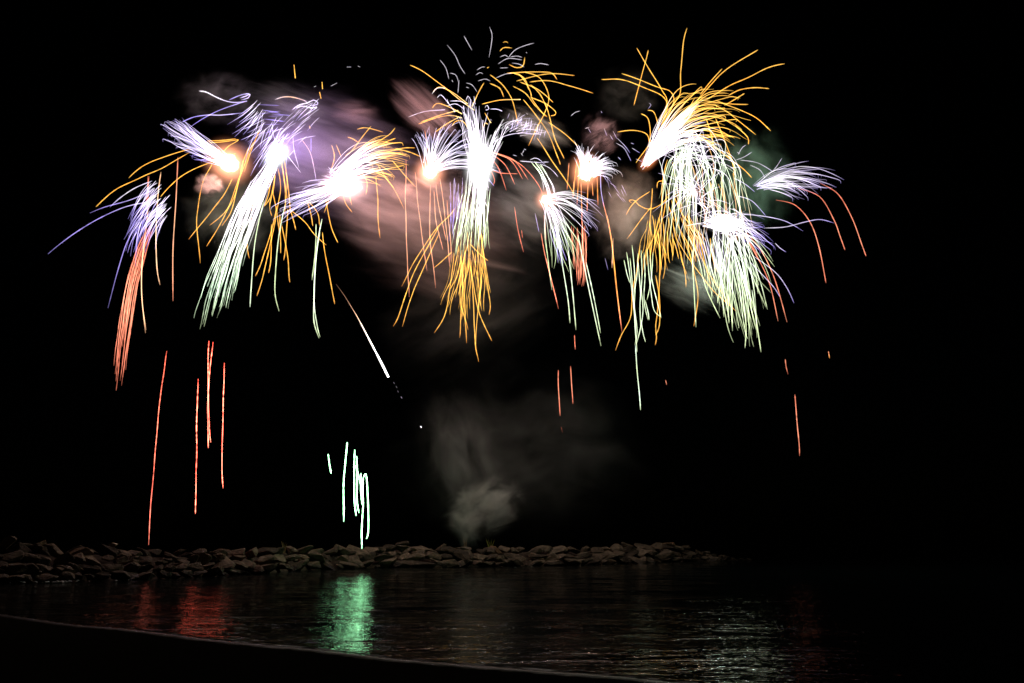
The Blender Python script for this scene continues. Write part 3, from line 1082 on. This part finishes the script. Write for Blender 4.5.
for pts in [[(489.5, 27), (492, 35), (491, 46), (489, 57.5)], [(464, 36), (468, 43), (472, 50)], [(447, 45), (455, 55), (460, 66), (465, 74)],
            [(440, 60), (446, 68), (449, 79)], [(450, 73), (456, 75), (458.5, 82)], [(459, 80), (458, 93)], [(466, 83), (472, 85), (477, 92)],
            [(477, 70), (482, 67), (485, 67)], [(476, 75), (480, 72.5), (483, 74)], [(478, 81), (485, 79), (490, 81)], [(466, 87), (469, 88)], [(452, 80), (453, 82)],
            [(498, 64), (508, 58.5), (522, 60)], [(500, 57), (505, 55), (508, 57)], [(510, 57), (517, 56), (522, 57.5)], [(500, 68), (508, 67.5)], [(512, 63), (519, 64), (524, 67)],
            [(508, 58), (515, 50), (525, 45.5), (534, 43)], [(535, 64.5), (541, 63.5), (549, 65)], [(571, 116), (575, 112.5), (580, 111)], [(585, 128.5), (589.5, 127)],
            [(496, 78), (505, 74), (512, 73)], [(526, 113), (528, 114.5)], [(526, 52), (527, 53)], [(524, 149), (526, 150)], [(521, 153), (523, 156)], [(513, 155), (517, 156)], [(524, 150), (522, 154)]]:
    b.add(pts, [SILVER, SILVER], w=0.95, e=0.65, wob=0.3, fade=(0.15, 0.15))
for pts in [[(500, 51), (504, 47.5), (512, 48)], [(503, 42.5), (506, 41.5), (508, 43)], [(487, 68), (489, 67)]]:
    b.add(pts, GOLD, w=1.3)

# 10 --- green and lilac fall right of centre
b = burst('firework_burst', 'green and lilac shower hooking down under the small white tuft', 77)
b.band([(530, 160), (538, 172), (543, 186), (546, 200)], [(537, 160), (545, 170), (553, 184), (558, 200)], 9, [GREEN, GREENW, WHITE, WHITE], a=(0, .3), b=(.7, 1), w=1.1)
for pts in [[(530, 160), (535, 158), (540, 160), (546, 166)], [(540, 164), (548, 167), (554, 172), (558, 177)], [(543, 162), (549, 162)], [(520, 161), (532, 162), (545, 163)]]:
    b.add(pts, [SILVER, LILAC], w=1.0, fade=(0.1, 0.3))
b.fan((546, 199), [(601, 199), (604, 208), (600, 216), (605, 222), (598, 230), (592, 238)], 30, [WHITE, WHITE, (1,1,1), SILVER, LILAC, VIOLET], lift=10, reach=(0.6, 1.0), w=1.05, jit=3, hj=3)
b.fan((547, 202), [(592, 250), (584, 262), (577, 272), (568, 275), (560, 270), (555, 268)], 34, [WHITE, WHITE, GREENW, GREEN, GREEN], lift=7, reach=(0.55, 1.0), w=1.1, jit=3, hj=3)
b.add([(546, 205), (545, 230), (548, 260), (552, 290)], [WHITE, GREEN, GREEN], w=1.1)
b.streaks([(552, 220), (557, 232)], 8, (0.15, 1), (20, 40), [LILAC, VIOLET], 3, w=1.1)
for pts in [[(557, 225), (562, 262), (568, 300), (570, 323)], [(568, 250), (572, 285), (576, 330)], [(578, 235), (588, 285), (601, 346)], [(586, 262), (594, 298), (600.5, 333)]]:
    b.add(pts, [GREENW, GREENW, GREEN], w=1.3)
b.band([(571, 225), (574, 255), (577, 285)], [(588, 215), (587, 250), (584, 290)], 16, [RED, PINK, RED], a=(0, .3), b=(.7, 1), w=1.2, jit=1.5)
for pts in [[(541, 233), (545, 255), (552, 282), (558.5, 309)], [(546, 258), (552, 283), (557, 302)], [(514.5, 207), (518, 230), (523.5, 252)], [(521.5, 230), (522.5, 238)], [(544, 215), (546, 240)]]:
    b.add(pts, [PINK, RED, RED], w=1.1)
b.add([(535, 213), (539, 232)], [LILAC, VIOLET], w=0.9)
b.head(546, 200, 6, (2.8, 1.2, 0.8), 1300, (1.0, 0.72, 0.6))

# 11 --- small white tuft
b = burst('firework_burst', 'small bushy white tuft glowing orange at its foot', 78)
b.fan((585, 177), [(570, 146), (574, 143), (580, 143), (588, 145), (596, 149), (604, 152), (610, 155), (612, 163)], 58, [WHITE] * 4 + [(.9,.85,1.0), SILVER], lift=6, reach=(0.65, 1.0), w=1.15, jit=2, hj=4)
b.fan((587, 178), [(610, 158), (616, 166), (622, 171), (617, 174), (610, 178)], 26, [WHITE, WHITE, SILVER, SILVER], lift=13, reach=(0.7, 1.0), w=1.0, jit=2, hj=3)
b.fan((586, 174), [(580, 153), (587, 152), (596, 158), (600, 164)], 22, HOT, reach=(0.6, 1.0), w=1.8, jit=2, hj=3)
b.streaks([(604, 172), (612, 182), (617, 190), (628, 190)], 10, (0.5, 0.85), (6, 14), [LILAC, VIOLET], 4, w=0.9, e=0.6)
for pts in [[(569, 163), (567, 190)], [(577, 159), (573, 196)], [(579, 168), (577, 205)], [(588, 182), (587, 212)], [(597, 176), (598, 205)], [(592, 182), (593, 196)], [(580, 160), (579, 180)],
            [(581, 182), (582, 220)], [(574, 180), (573, 198)], [(603, 202), (611, 237), (616, 285), (622, 332)], [(607, 215), (612, 245), (618, 300), (621, 325)]]:
    b.add(pts, [PINK, AMBER, RED], w=1.3)
b.add([(600.5, 170), (601, 190), (604, 207)], [LILAC, VIOLET], w=1.1)
b.add([(613, 238), (612, 268)], [PALE, PALE], w=1.2)
b.add([(605, 258), (608, 270)], [LILAC, VIOLET], w=0.8, e=0.4)
for pts in [[(649, 103), (651, 105), (648, 109)], [(601, 111), (602, 113)], [(588, 128), (591, 133)], [(604, 128), (607, 136)], [(610, 135), (613, 140)], [(617, 138), (625, 146), (630, 153)],
            [(616, 143), (624, 148), (629, 157), (631, 161)], [(632, 148), (640, 153)], [(631, 143), (634, 144)], [(618, 157), (621, 160)], [(613, 131), (617, 139)], [(636, 159), (643, 162)]]:
    b.add(pts, [SILVER, VIOLET], w=1.0, e=0.6)
b.head(586, 172, 8.5, (2.8, 1.0, 0.5), 2600, (1.0, 0.6, 0.42), (1.0, 1.35))

# 12 --- the great gold fan
b = burst('firework_burst', 'largest gold plume sweeping up and right from an orange-tipped comet', 79)
b.fan((643, 167), [(690, 102), (698, 102), (704, 106)], 20, HOT + [WHITE, (1.4, 1.2, .9)], lift=5, reach=(0.7, 1.0), w=1.8, jit=3, hj=2.0)
b.fan((643, 167), [(684, 95), (700, 84), (712, 78), (722, 82), (735, 86), (743, 94), (746, 106), (748, 116), (756, 128), (748, 140), (733, 138)], 48,
      [WHITE, WHITE, (1.5, 1.05, .55), (1.4, 0.7, 0.12), GOLD, GOLD, GOLD], lift=15, reach=(0.72, 1.0), w=1.4, e=1.5, jit=3, hj=2, wob=2.5)
b.fan((645, 165), [(700, 120), (715, 128), (722, 140), (715, 148)], 30, [WHITE, WHITE, SILVER, SILVER, LILAC], lift=14, reach=(0.7, 1.0), w=1.1, jit=4, hj=2)
for pts in [[(687, 28), (683, 45), (681, 70), (681, 92), (672, 106), (660, 135)], [(637.5, 48), (650, 70), (662, 90), (667, 102), (660, 130)], [(648, 50), (642, 75), (634, 105.5)],
            [(622, 73.5), (640, 80), (658, 87), (670, 92), (674, 102), (665, 120)], [(601, 80), (620, 79.5), (645, 88), (664, 98), (667, 112), (656, 145)],
            [(757.5, 50), (740, 60), (720, 75), (705, 92), (690, 110)], [(784, 64), (768, 68), (750, 77), (728, 87), (705, 100)], [(769, 88.5), (755, 87.5), (740, 90), (728, 96)],
            [(722, 69), (712, 80), (700, 95)], [(745, 93), (737, 98), (725, 105)], [(618, 132), (633, 130), (646, 133), (650, 142), (650, 152)],
            [(641, 114), (648, 118), (650.5, 130), (650, 145)], [(648, 110.5), (654, 112), (658, 125), (659, 137)], [(636, 163), (642, 154), (650, 143)],
            [(705, 140), (725, 155), (740, 167), (752, 178)], [(716, 100), (735, 108), (755, 118), (771, 131)], [(735, 125), (747, 136), (748, 144)],
            [(715, 105), (728, 112), (740, 122), (756, 135)], [(706, 118), (712, 138), (714, 150)], [(716, 118), (724, 138), (732, 160), (734, 168)],
            [(710, 134), (722, 135), (734, 137)], [(700, 100), (720, 103), (748, 104)], [(726, 150), (733, 165), (734, 175)]]:
    b.add(pts, [GOLD, GOLD, (1.3,.55,.07), GOLD], w=1.3, wob=1.2, fade=(0.05, 0.05))
b.head(649, 160, 4.5, (2.8, 0.8, 0.25), 2400, (1.0, 0.66, 0.4), (0.8, 2.4), -0.72)

# 13 --- the green-white dome with a bursting core
b = burst('firework_burst', 'green-white dome of falling sparks round a spiky white core below the great plume', 81)
for i in range(48):
    u = i / 47 + rnd.uniform(-.03, .03)
    x1 = lerp(668, 748, u)
    apex = (lerp(672, 724, u) + rnd.gauss(0, 8), lerp(154, 148, u) + rnd.gauss(0, 11) + 6 * (2 * u - 1) ** 2)
    ey = rnd.uniform(175, 290) if u > 0.25 else rnd.uniform(180, 262)
    start = (rnd.uniform(668, 706), rnd.uniform(138, 170))
    b.add([start, apex, (lerp(apex[0], x1, 0.7), lerp(apex[1], ey, 0.33)), (x1 + rnd.gauss(0, 9), ey)], rnd.choice([[WHITE, WHITE, GREENW, GREEN], [GREENW, GREENW, GREENW, GREEN], [SILVER, WHITE, GREENW, PALE]]), w=0.85, wob=1.0, e=rnd.uniform(.5, 1.25), fade=(0.4, 0.12))
for i in range(60):
    a = rnd.uniform(0, 2 * math.pi)
    r0, r1 = rnd.uniform(0, 8), rnd.uniform(14, 42)
    hx, hy = 694 + rnd.gauss(0, 5), 193 + rnd.gauss(0, 6)
    b.add([(hx + r0 * math.cos(a), hy + r0 * math.sin(a)), (hx + r1 * .6 * math.cos(a), hy + r1 * .6 * math.sin(a) + 1), (hx + r1 * math.cos(a), hy + r1 * math.sin(a) + 6)],
          [WHITE, SILVER, LILAC], w=0.8, e=rnd.uniform(.5, 1.1), fade=(0, .4))
b.fan((685, 150), [(668, 175), (662, 205), (680, 230), (700, 235)], 26, [GREENW, GREENW, GREEN], lift=16, reach=(0.6, 1), jit=4, hj=6, w=1.0)
for pts in [[(690, 156), (672, 158), (665, 175), (662, 205), (661, 240)], [(692, 158), (678, 162), (670, 185), (668, 215)], [(700, 152), (684, 158), (680, 185), (680, 205)],
            [(700, 170), (688, 190), (690, 225), (700, 240)]]:
    b.add(pts, [GREENW, GREEN, PALE], w=1.1)
b.head(694, 193, 3, (2.8, 1.7, 1.5), 900, (1.0, 0.85, 0.8), (1, 1.3))

for i in range(14):
    x, y = rnd.uniform(672, 735), rnd.uniform(140, 190)
    b.add([(x, y), (x + rnd.uniform(2, 7), y + rnd.uniform(14, 26)), (x + rnd.uniform(4, 15), y + rnd.uniform(34, 66))], [GOLD, PALE, AMBER], w=1.0, wob=2.0, e=0.8)

# 14 --- white ball at the lower right
b = burst('firework_burst', 'dense white ball with violet whiskers and long pale-green falls at the lower right', 77)
b.fan((722, 224), [(690, 224), (700, 212), (712, 206), (724, 205), (738, 208), (750, 216), (755, 226)], 40, [WHITE, WHITE, SILVER, SILVER], lift=4, reach=(0.5, 1.0), jit=4, hj=7, w=1.2)
b.fan((724, 222), [(748, 216), (762, 222), (768, 232), (775, 244), (778, 250), (765, 250), (757, 252)], 54, [WHITE, WHITE, SILVER, LILAC, VIOLET, VIOLET], lift=7, reach=(0.55, 1.0), jit=3, hj=6, w=1.0)
b.fan((708, 222), [(730, 216), (744, 222), (740, 232), (722, 236)], 34, HOT, reach=(0.4, 1.0), jit=3, hj=5, w=1.5)
b.band([(698, 222), (704, 245), (712, 270), (722, 295), (730, 325), (738, 348)], [(752, 226), (755, 248), (757, 270), (760, 295), (763, 322), (766, 345)], 22,
       [WHITE, GREENW, GREENW, GREEN, GREEN, GREEN], a=(0, 0.4), b=(0.5, 0.98), w=1.15, jit=2, wob=1.5)
b.fan((724, 226), [(704, 285), (716, 312), (726, 326), (736, 338), (747, 348), (760, 350), (765, 330), (768, 306), (772, 282), (776, 262)], 42, [WHITE, GREENW, GREENW, GREEN, GREEN], lift=13, reach=(0.72, 1.0), s0=(0.05, 0.3), w=1.25, e=1.3, jit=3, hj=7, flick=0.45)
b.band([(690, 225), (696, 250), (702, 275), (712, 300)], [(722, 230), (724, 255), (728, 280), (732, 318)], 26, [SILVER, LILAC, GREEN, GREEN], a=(0, .4), b=(.5, 1), w=1.0, e=0.8)
for pts in [[(734, 178), (745, 184), (755, 192)], [(738, 196), (752, 201), (766, 216)], [(740, 214), (762, 216), (785, 221), (803, 231)], [(764, 228), (785, 227), (805, 222), (820, 219.5), (834, 223)],
            [(752, 255), (775, 272), (787, 288), (794, 303)], [(750, 262), (772, 285), (780, 297)], [(775, 243), (780, 248), (786, 252)]]:
    b.add(pts, [SILVER, LILAC, VIOLET], w=1.0, e=0.85)
for pts in [[(746, 232), (762, 252), (775, 280), (787, 322)], [(744, 235), (758, 258), (770, 285), (778, 321)], [(742, 232), (752, 248), (760, 262)], [(748, 240), (758, 255)]]:
    b.add(pts, [RED, RED, PINK], w=1.15)
for pts in [[(676, 238), (692, 262), (715, 292), (736, 311)], [(690, 235), (705, 265), (720, 290), (733, 308)], [(686, 240), (694, 270), (698, 298), (694, 326)], [(700, 240), (706, 265), (711, 285)],
            [(680, 232), (690, 256), (694, 275)], [(710, 238), (712, 255), (716, 272)]]:
    b.add(pts, [GOLD, GOLD, AMBER], w=1.2, wob=1.2)
for pts in [[(688, 236), (698, 258), (706, 288), (720, 318)], [(692, 250), (694, 290), (696, 327)], [(718, 258), (722, 290), (724, 317)], [(728, 270), (731, 300), (732.5, 331)], [(742, 290), (746, 325), (745, 348)],
            [(752, 290), (757, 325), (761, 352)]]:
    b.add(pts, [GREENW, GREEN, GREEN], w=1.25)
b.head(722, 223, 5, (3.4, 3.4, 3.6), 9000, (0.68, 1.0, 0.78), (2.6, 0.9), -0.1)

# 15 --- violet tuft at the right
b = burst('firework_burst', 'feathery violet tuft with three red arcs, outermost on the seaward side', 80)
b.fan((754, 188), [(806, 160), (810, 165), (836, 170), (841, 177), (845, 184), (840, 187), (826, 192), (818, 197), (800, 200)], 46,
      [LILAC, SILVER, SILVER, LILAC, LILAC, VIOLET], lift=9, reach=(0.62, 1.0), s0=(0, 0.35), w=1.1, jit=2, hj=2, fade=(0.1, 0.3))
b.fan((754, 188), [(790, 175), (800, 180), (796, 188)], 14, [LILAC, SILVER, SILVER, LILAC], lift=4, reach=(0.7, 1.0), jit=3, w=1.1)
for pts in [[(772, 172), (777, 166), (782, 158)], [(738, 155), (742, 148), (746, 145)], [(736, 160), (744, 157), (752, 152)], [(737, 152), (740, 154)], [(740, 160), (758, 163), (775, 173)], [(730, 168), (740, 167)],
            [(750, 165), (760, 170), (765, 178)]]:
    b.add(pts, [SILVER, LILAC], w=0.9, e=0.7)
for pts in [[(820, 183), (838, 194), (852, 218), (862, 245), (866, 256)], [(798, 188), (820, 197), (834, 220), (840, 236), (845, 250)], [(776, 200), (795, 205), (810, 222), (819, 247), (826, 283)]]:
    b.add(pts, [RED, RED, PINK, RED], w=1.15, fade=(0.2, 0.02))

# 16 --- gold skirt
b = burst('firework_burst', 'wriggling gold skirt hanging left of the white ball', 79)
for pts in [[(668, 160), (662, 190), (661, 210), (655, 235), (647, 252), (642, 275)], [(664, 181), (658, 182), (657, 188)], [(669, 195), (661, 205), (650, 210), (640, 206), (634, 200), (629, 200), (632, 203)],
            [(650, 191), (640, 198), (632, 206), (626, 215)], [(650, 208), (640, 220), (626, 239)], [(652, 188), (651, 210), (648, 235)], [(661, 240), (659, 300), (656, 330), (655, 346)],
            [(680, 250), (684, 270), (686, 287)], [(640, 245), (637, 270), (633, 290), (630, 315), (621, 335), (616, 350)], [(667, 190), (663, 215), (656, 240), (652, 255)], [(663, 225), (664, 260), (663, 278)],
            [(671, 200), (678, 225), (690, 250), (697, 262)], [(656, 275), (659, 300), (660, 325), (656, 335)], [(673, 195), (682, 215), (692, 225)], [(667, 205), (674, 222)]]:
    b.add(pts, [GOLD, (1.25,.52,.07), GOLD, AMBER], w=1.25, wob=2.0)
b.band([(648, 205), (645, 230), (641, 252), (638, 270)], [(672, 205), (676, 230), (680, 255), (684, 285)], 28, [GOLD, GOLD, GOLD, AMBER], a=(0.05, 0.5), b=(0.55, 1.0), w=1.15, jit=2.5, wob=4.5)
b.band([(676, 210), (690, 240), (696, 262)], [(690, 210), (706, 238), (712, 262)], 14, [GOLD, (1.2,.6,.2), AMBER], w=1.1, jit=2, wob=3)

# 17 --- pale green curtain
b = burst('firework_burst', 'short pale-green curtain of sparks under the gold skirt', 76, low=True)
for pts in [[(624, 260), (627, 274), (630, 283)], [(626.5, 252), (629, 268), (633, 300), (636, 330)], [(632, 245), (634, 265), (635, 285), (634, 310)], [(630, 258), (632, 280), (634, 305), (637, 330), (635, 345)],
            [(638, 253), (637, 275), (634, 292)], [(641, 250), (642, 275), (640, 305), (641, 330)], [(644, 252), (645, 275), (644, 300), (648, 320)], [(647, 249), (649, 275), (651, 292), (654, 310), (661, 317)],
            [(641, 288), (643, 310), (640, 330), (636, 345)], [(650, 255), (652, 280), (658, 305), (661, 318)], [(641, 320), (643, 333), (645.5, 342)], [(645, 300), (648, 312), (649, 320)], [(653, 252), (651, 280), (647, 300)],
            [(638, 262), (640, 285), (641, 300)], [(634, 300), (635, 325), (637, 352)]]:
    b.add(pts, [GREEN, GREENW, GREEN], w=1.15, flick=0.25)
b.add([(635.5, 345), (637, 370), (639.5, 395), (640.5, 410)], [(1.2, 1.5, 1.3), GREEN, (1.3,1.6,1.3), GREEN], w=1.2)

for b in BURSTS:
    b.build()

# ------------------------------------------------------------------ lone falling stars and the rising rocket
LG = (3.0, 8.2, 3.9)
LR = (6.5, 0.55, 0.34)
LR2 = (6.0, 1.10, 0.65)


def star(label, trails, cols, Y, cat='falling star', w=1.4, group='lone stars falling towards the breakwater', **k):
    b = Burst('falling_star', label, Y, group, cat, low=True)
    for pts in trails:
        k.setdefault('flick', 0.4)
        k.setdefault('wob', 0.8)
        b.add(pts, cols, w=w, dY=0.0, n=int(sum(math.dist(p, q) for p, q in zip(pts, pts[1:])) / 2.2) + 4, **k)
    # a lone trail is one mesh; a cluster of trails that split is one star with trail parts
    if len(trails) == 1:
        t = b.trails[0]
        base = at(t[-1][0], t[-1][1], Y)
        o = link_mesh('falling_star', tube_mesh([t], base), FIRE_LOW)
        o.location = base
        tag(o, label, cat, group)
    else:
        b.build()


star('longest pink star trail, slanting down to touch the boulders', [[(167, 351), (162, 385), (157, 430), (152, 490), (148.5, 545)]], [(2.5,.35,.2), (2,.3,.18), (3,.6,.35), (2,.3,.2), (2.6,.6,.4)], 66, w=1.0, flick=0.5)
star('thin pink star trail hanging between two longer pink trails', [[(198, 379), (197, 420), (196, 470), (195.5, 514)]], [LR, LR2, LR, LR2], 68, w=1.0, flick=0.6, fade=(0.15, 0.08))
star('forked pale pink star trail, brightest of the pink group', [[(209, 341), (208, 370), (208, 410), (208.5, 448)], [(213, 342), (210, 365), (208.5, 400), (209, 430), (211, 442)]], [LR, LR2, LR, LR2], 69, w=1.0, flick=0.6, fade=(0.15, 0.08))
star('straight pink star trail, seaward one of the pink group', [[(224.5, 363), (223.5, 400), (222, 450), (222.5, 488)]], [LR, LR2, LR, LR2], 69, w=1.0, flick=0.6, fade=(0.15, 0.08))
star('tiny pale green star dash apart from the green cluster', [[(328.3, 454), (329.3, 464), (331, 473.5)]], LG, 77.5, w=1.5)
star('tall green-white star trail on the shore side of the green cluster', [[(347, 442.5), (345, 465), (343.5, 490), (343.5, 522)]], [LG, LG], 77.5, w=1.7)
star('forked green-white star trail in the middle of the green cluster', [[(354.7, 449.5), (354.5, 475), (354.3, 500), (356, 516)], [(356.8, 456), (357, 475), (357, 500), (359, 513)]], [LG, LG], 77.5, w=1.6)
star('longest green-white star trail, ending against the boulders', [[(355.5, 465), (360, 482), (362.5, 500), (362, 525), (361.5, 549)], [(360.8, 473), (361, 490), (362, 505)]], [LG, LG], 77.5, w=1.6)
star('hooked green-white star trail on the seaward side of the green cluster', [[(363, 478), (365.5, 474.5), (367, 490), (368, 515), (368, 533), (366.5, 539)], [(363, 478), (362.5, 495)]], [LG, LG], 77.5, w=1.6)
star('lone orange-pink trail under the green and lilac shower, shoreward of a pair', [[(558.3, 370), (558.8, 390), (560, 416)]], [RED, PINK, RED], 77, w=1.2, flick=0.25)
star('lone orange-pink trail, seaward and shorter of a pair', [[(570.8, 366), (571.5, 385), (572.5, 404)]], [RED, PINK, RED], 77, w=1.2, flick=0.25)
star('short red dash directly under the green and lilac shower', [[(574.5, 335), (575.5, 350)]], [RED, RED], 77, w=1.2)
star('faint red ember below the orange-pink pair', [[(561, 427), (562.5, 433)]], [RED, RED], 77, w=0.9, e=0.3)
star('small lone pink ember in the dark under the gold skirt', [[(665.5, 380), (666.5, 385)]], [PINK, PINK], 79, w=1.1, e=0.6)
star('long lone pink trail lowest at the seaward side', [[(795, 394), (796.5, 415), (799, 440), (799.5, 456)]], [RED, PINK, RED], 80, w=1.2, flick=0.3)
star('short pink dash above the long lone seaward trail', [[(785, 359), (786, 367), (788, 374)]], [PINK, RED], 80, w=1.1, e=0.8, fade=(0.05, 0.5))
star('tiny orange dash farthest out on the seaward side', [[(828, 351), (829, 358)]], [PINK, AMBER], 80, w=1.1)

b = Burst('rocket_comet', 'brilliant white rocket streak climbing alone below the bursts', 78, 'rising rockets', 'rocket')
b.add([(388.5, 377), (380, 360), (368, 337), (358, 318), (352, 308), (344, 295), (336, 284)],
      [(4, 4, 4), (4, 4, 4), (3, 2.6, 2.2), (1.3, 0.8, 0.5), (.6, .32, .2), (.25, .13, .08), (.06, .03, .02)],
      w=[2.6, 2.6, 1.8, 1.1, 0.9, 0.8, 0.7], dY=0, fade=(0, 0), flick=0.15)
for q in [(394, 383), (396.5, 387), (398, 391.5), (401.5, 397.5), (421, 427)]:
    b.add([(q[0] - .5, q[1] - .8), (q[0] + .5, q[1] + .8)], SILVER, w=1.0 if q[0] < 410 else 1.8, e=0.12 if q[0] < 400 else (0.3 if q[0] < 410 else 1.2), fade=(0, 0), dY=0)
b.build()

# ------------------------------------------------------------------ smoke, lit by the flashes above
SMOKE_SPH = None


def smoke(px, py, rx, ry, Y, dens, label, color=(0.82, 0.8, 0.8), soft=0.8, nscale=1.8, ang=0.0, depth=None, stretch=(1, 1, 1), thresh=0.4, tight=0.3):
    bm = bmesh.new()
    bmesh.ops.create_icosphere(bm, subdivisions=3, radius=1.0)
    me = bpy.data.meshes.new('smoke_cloud')
    bm.to_mesh(me)
    bm.free()
    k = Y / F
    o = link_mesh('smoke_cloud', me, smoke_material(dens, color, soft, nscale, len(bpy.data.objects) % 97 + 0.37, stretch, thresh, tight))
    o.location = at(px, py, Y)
    o.scale = (rx * k, (depth or min(rx, ry)) * k, ry * k)
    o.rotation_euler = (0, -ang, 0)
    tag(o, label, 'smoke', 'drifting firework smoke', 'stuff')
    return o


smoke(325, 155, 125, 84, 83, 0.29, 'lilac smoke bank behind the white comet', (0.80, 0.62, 0.95), soft=1.1, nscale=2.4, ang=-0.25, stretch=(0.6, 1, 2.6), thresh=0.36, tight=0.4)
smoke(355, 112, 36, 19, 82, 0.9, 'small pink smoke scrap above the gold plume', (0.95, 0.62, 0.70), soft=1.0, nscale=1.5, thresh=0.38, ang=-0.1, stretch=(0.6, 1, 1.6))
smoke(220, 98, 60, 38, 83, 0.22, 'thin grey smoke above the violet comet', soft=1.1, nscale=2.4)
smoke(290, 108, 64, 36, 84, 0.30, 'streaked grey smoke behind the violet shower', soft=1.1, nscale=2.2, stretch=(0.6, 1, 2.8), ang=-0.3)
smoke(209, 185, 20, 16, 79, 1.6, 'small dense pink smoke puff under the violet comet', (0.95, 0.74, 0.74), soft=0.7, nscale=1.9)
smoke(232, 215, 66, 60, 82, 0.18, 'dim grey-green smoke beside the green cascade', (0.72, 0.86, 0.74), soft=1.1, nscale=2.4, thresh=0.35, tight=0.4)
smoke(388, 205, 84, 66, 81, 0.26, 'brownish pink smoke under the gold plume', (0.92, 0.68, 0.70), soft=1.1, nscale=2.4, ang=-0.35, stretch=(0.6, 1, 2.0), thresh=0.36, tight=0.4)
smoke(405, 190, 24, 16, 79, 1.0, 'small pink smoke knot beside the lilac half-fan', (0.98, 0.66, 0.64), soft=1.0, nscale=1.8)
smoke(424, 110, 56, 30, 82, 1.1, 'pink smoke wisps slanting beside the top of the white column', (0.95, 0.64, 0.70), soft=1.1, nscale=1.9, ang=-0.75, stretch=(0.5, 1, 2.4), thresh=0.38)
smoke(432, 232, 125, 92, 83, 0.16, 'pinkish grey smoke around the falling pink trails', (0.92, 0.68, 0.68), soft=1.1, nscale=2.4, ang=-0.3, stretch=(0.6, 1, 2.0), thresh=0.36, tight=0.4)
smoke(536, 128, 50, 24, 82, 0.85, 'grey smoke lobe under the gold willow', soft=1.0, nscale=1.8, ang=-0.45, stretch=(0.6, 1, 1.8))
smoke(535, 205, 62, 72, 83, 0.15, 'grey brown smoke between the column and the green shower', soft=1.1, nscale=2.4, ang=-0.5, stretch=(0.6, 1, 2.0), thresh=0.36, tight=0.4)
smoke(601, 134, 27, 30, 81, 0.85, 'pink smoke puffs just above the white tuft', (0.95, 0.64, 0.76), soft=1.2, nscale=2.8, thresh=0.46, ang=0.6, stretch=(0.7, 1, 1.5))
smoke(628, 95, 48, 40, 83, 0.12, 'faint smoke haze behind the upper gold streamers', soft=1.1, nscale=2.2, thresh=0.38, tight=0.5)
smoke(625, 215, 52, 62, 82, 0.28, 'grey smoke between the white tuft and the gold skirt', (0.9, 0.74, 0.72), soft=1.1, nscale=2.4, thresh=0.36, tight=0.4)
smoke(752, 180, 60, 74, 82, 0.18, 'greenish smoke behind the violet tuft', (0.50, 0.80, 0.62), soft=1.1, nscale=2.6, thresh=0.38, tight=0.4)
smoke(695, 285, 58, 36, 81, 0.36, 'grey smoke below the gold skirt', soft=1.1, nscale=2.2, ang=-0.4, stretch=(0.6, 1, 1.8))
smoke(470, 310, 130, 90, 84, 0.035, 'broad dim smoke veil under the central fountain', soft=1.1, nscale=3.0, thresh=0.36, tight=0.5, ang=0.5, stretch=(0.7, 1, 1.5))
smoke(520, 450, 165, 115, 83, 0.055, 'broad thin smoke veil standing over the breakwater', soft=1.3, nscale=3.0, thresh=0.36, tight=0.5)
smoke(462, 460, 58, 96, 82, 0.28, 'leaning smoke column rising from the breakwater', soft=1.3, nscale=2.6, thresh=0.38, tight=0.5, ang=0.2, stretch=(1.1, 1, 0.85))
smoke(483, 507, 52, 36, 81.5, 3.6, 'dense low smoke puff curling above the grass tuft', (0.85, 0.82, 0.8), nscale=2.3, soft=1.25, ang=0.4, thresh=0.41, tight=0.35)
smoke(467, 530, 20, 28, 81.5, 1.3, 'narrow smoke root leaving the breakwater crest', nscale=1.8, soft=1.1, ang=0.5)
print('objects', len(bpy.data.objects))
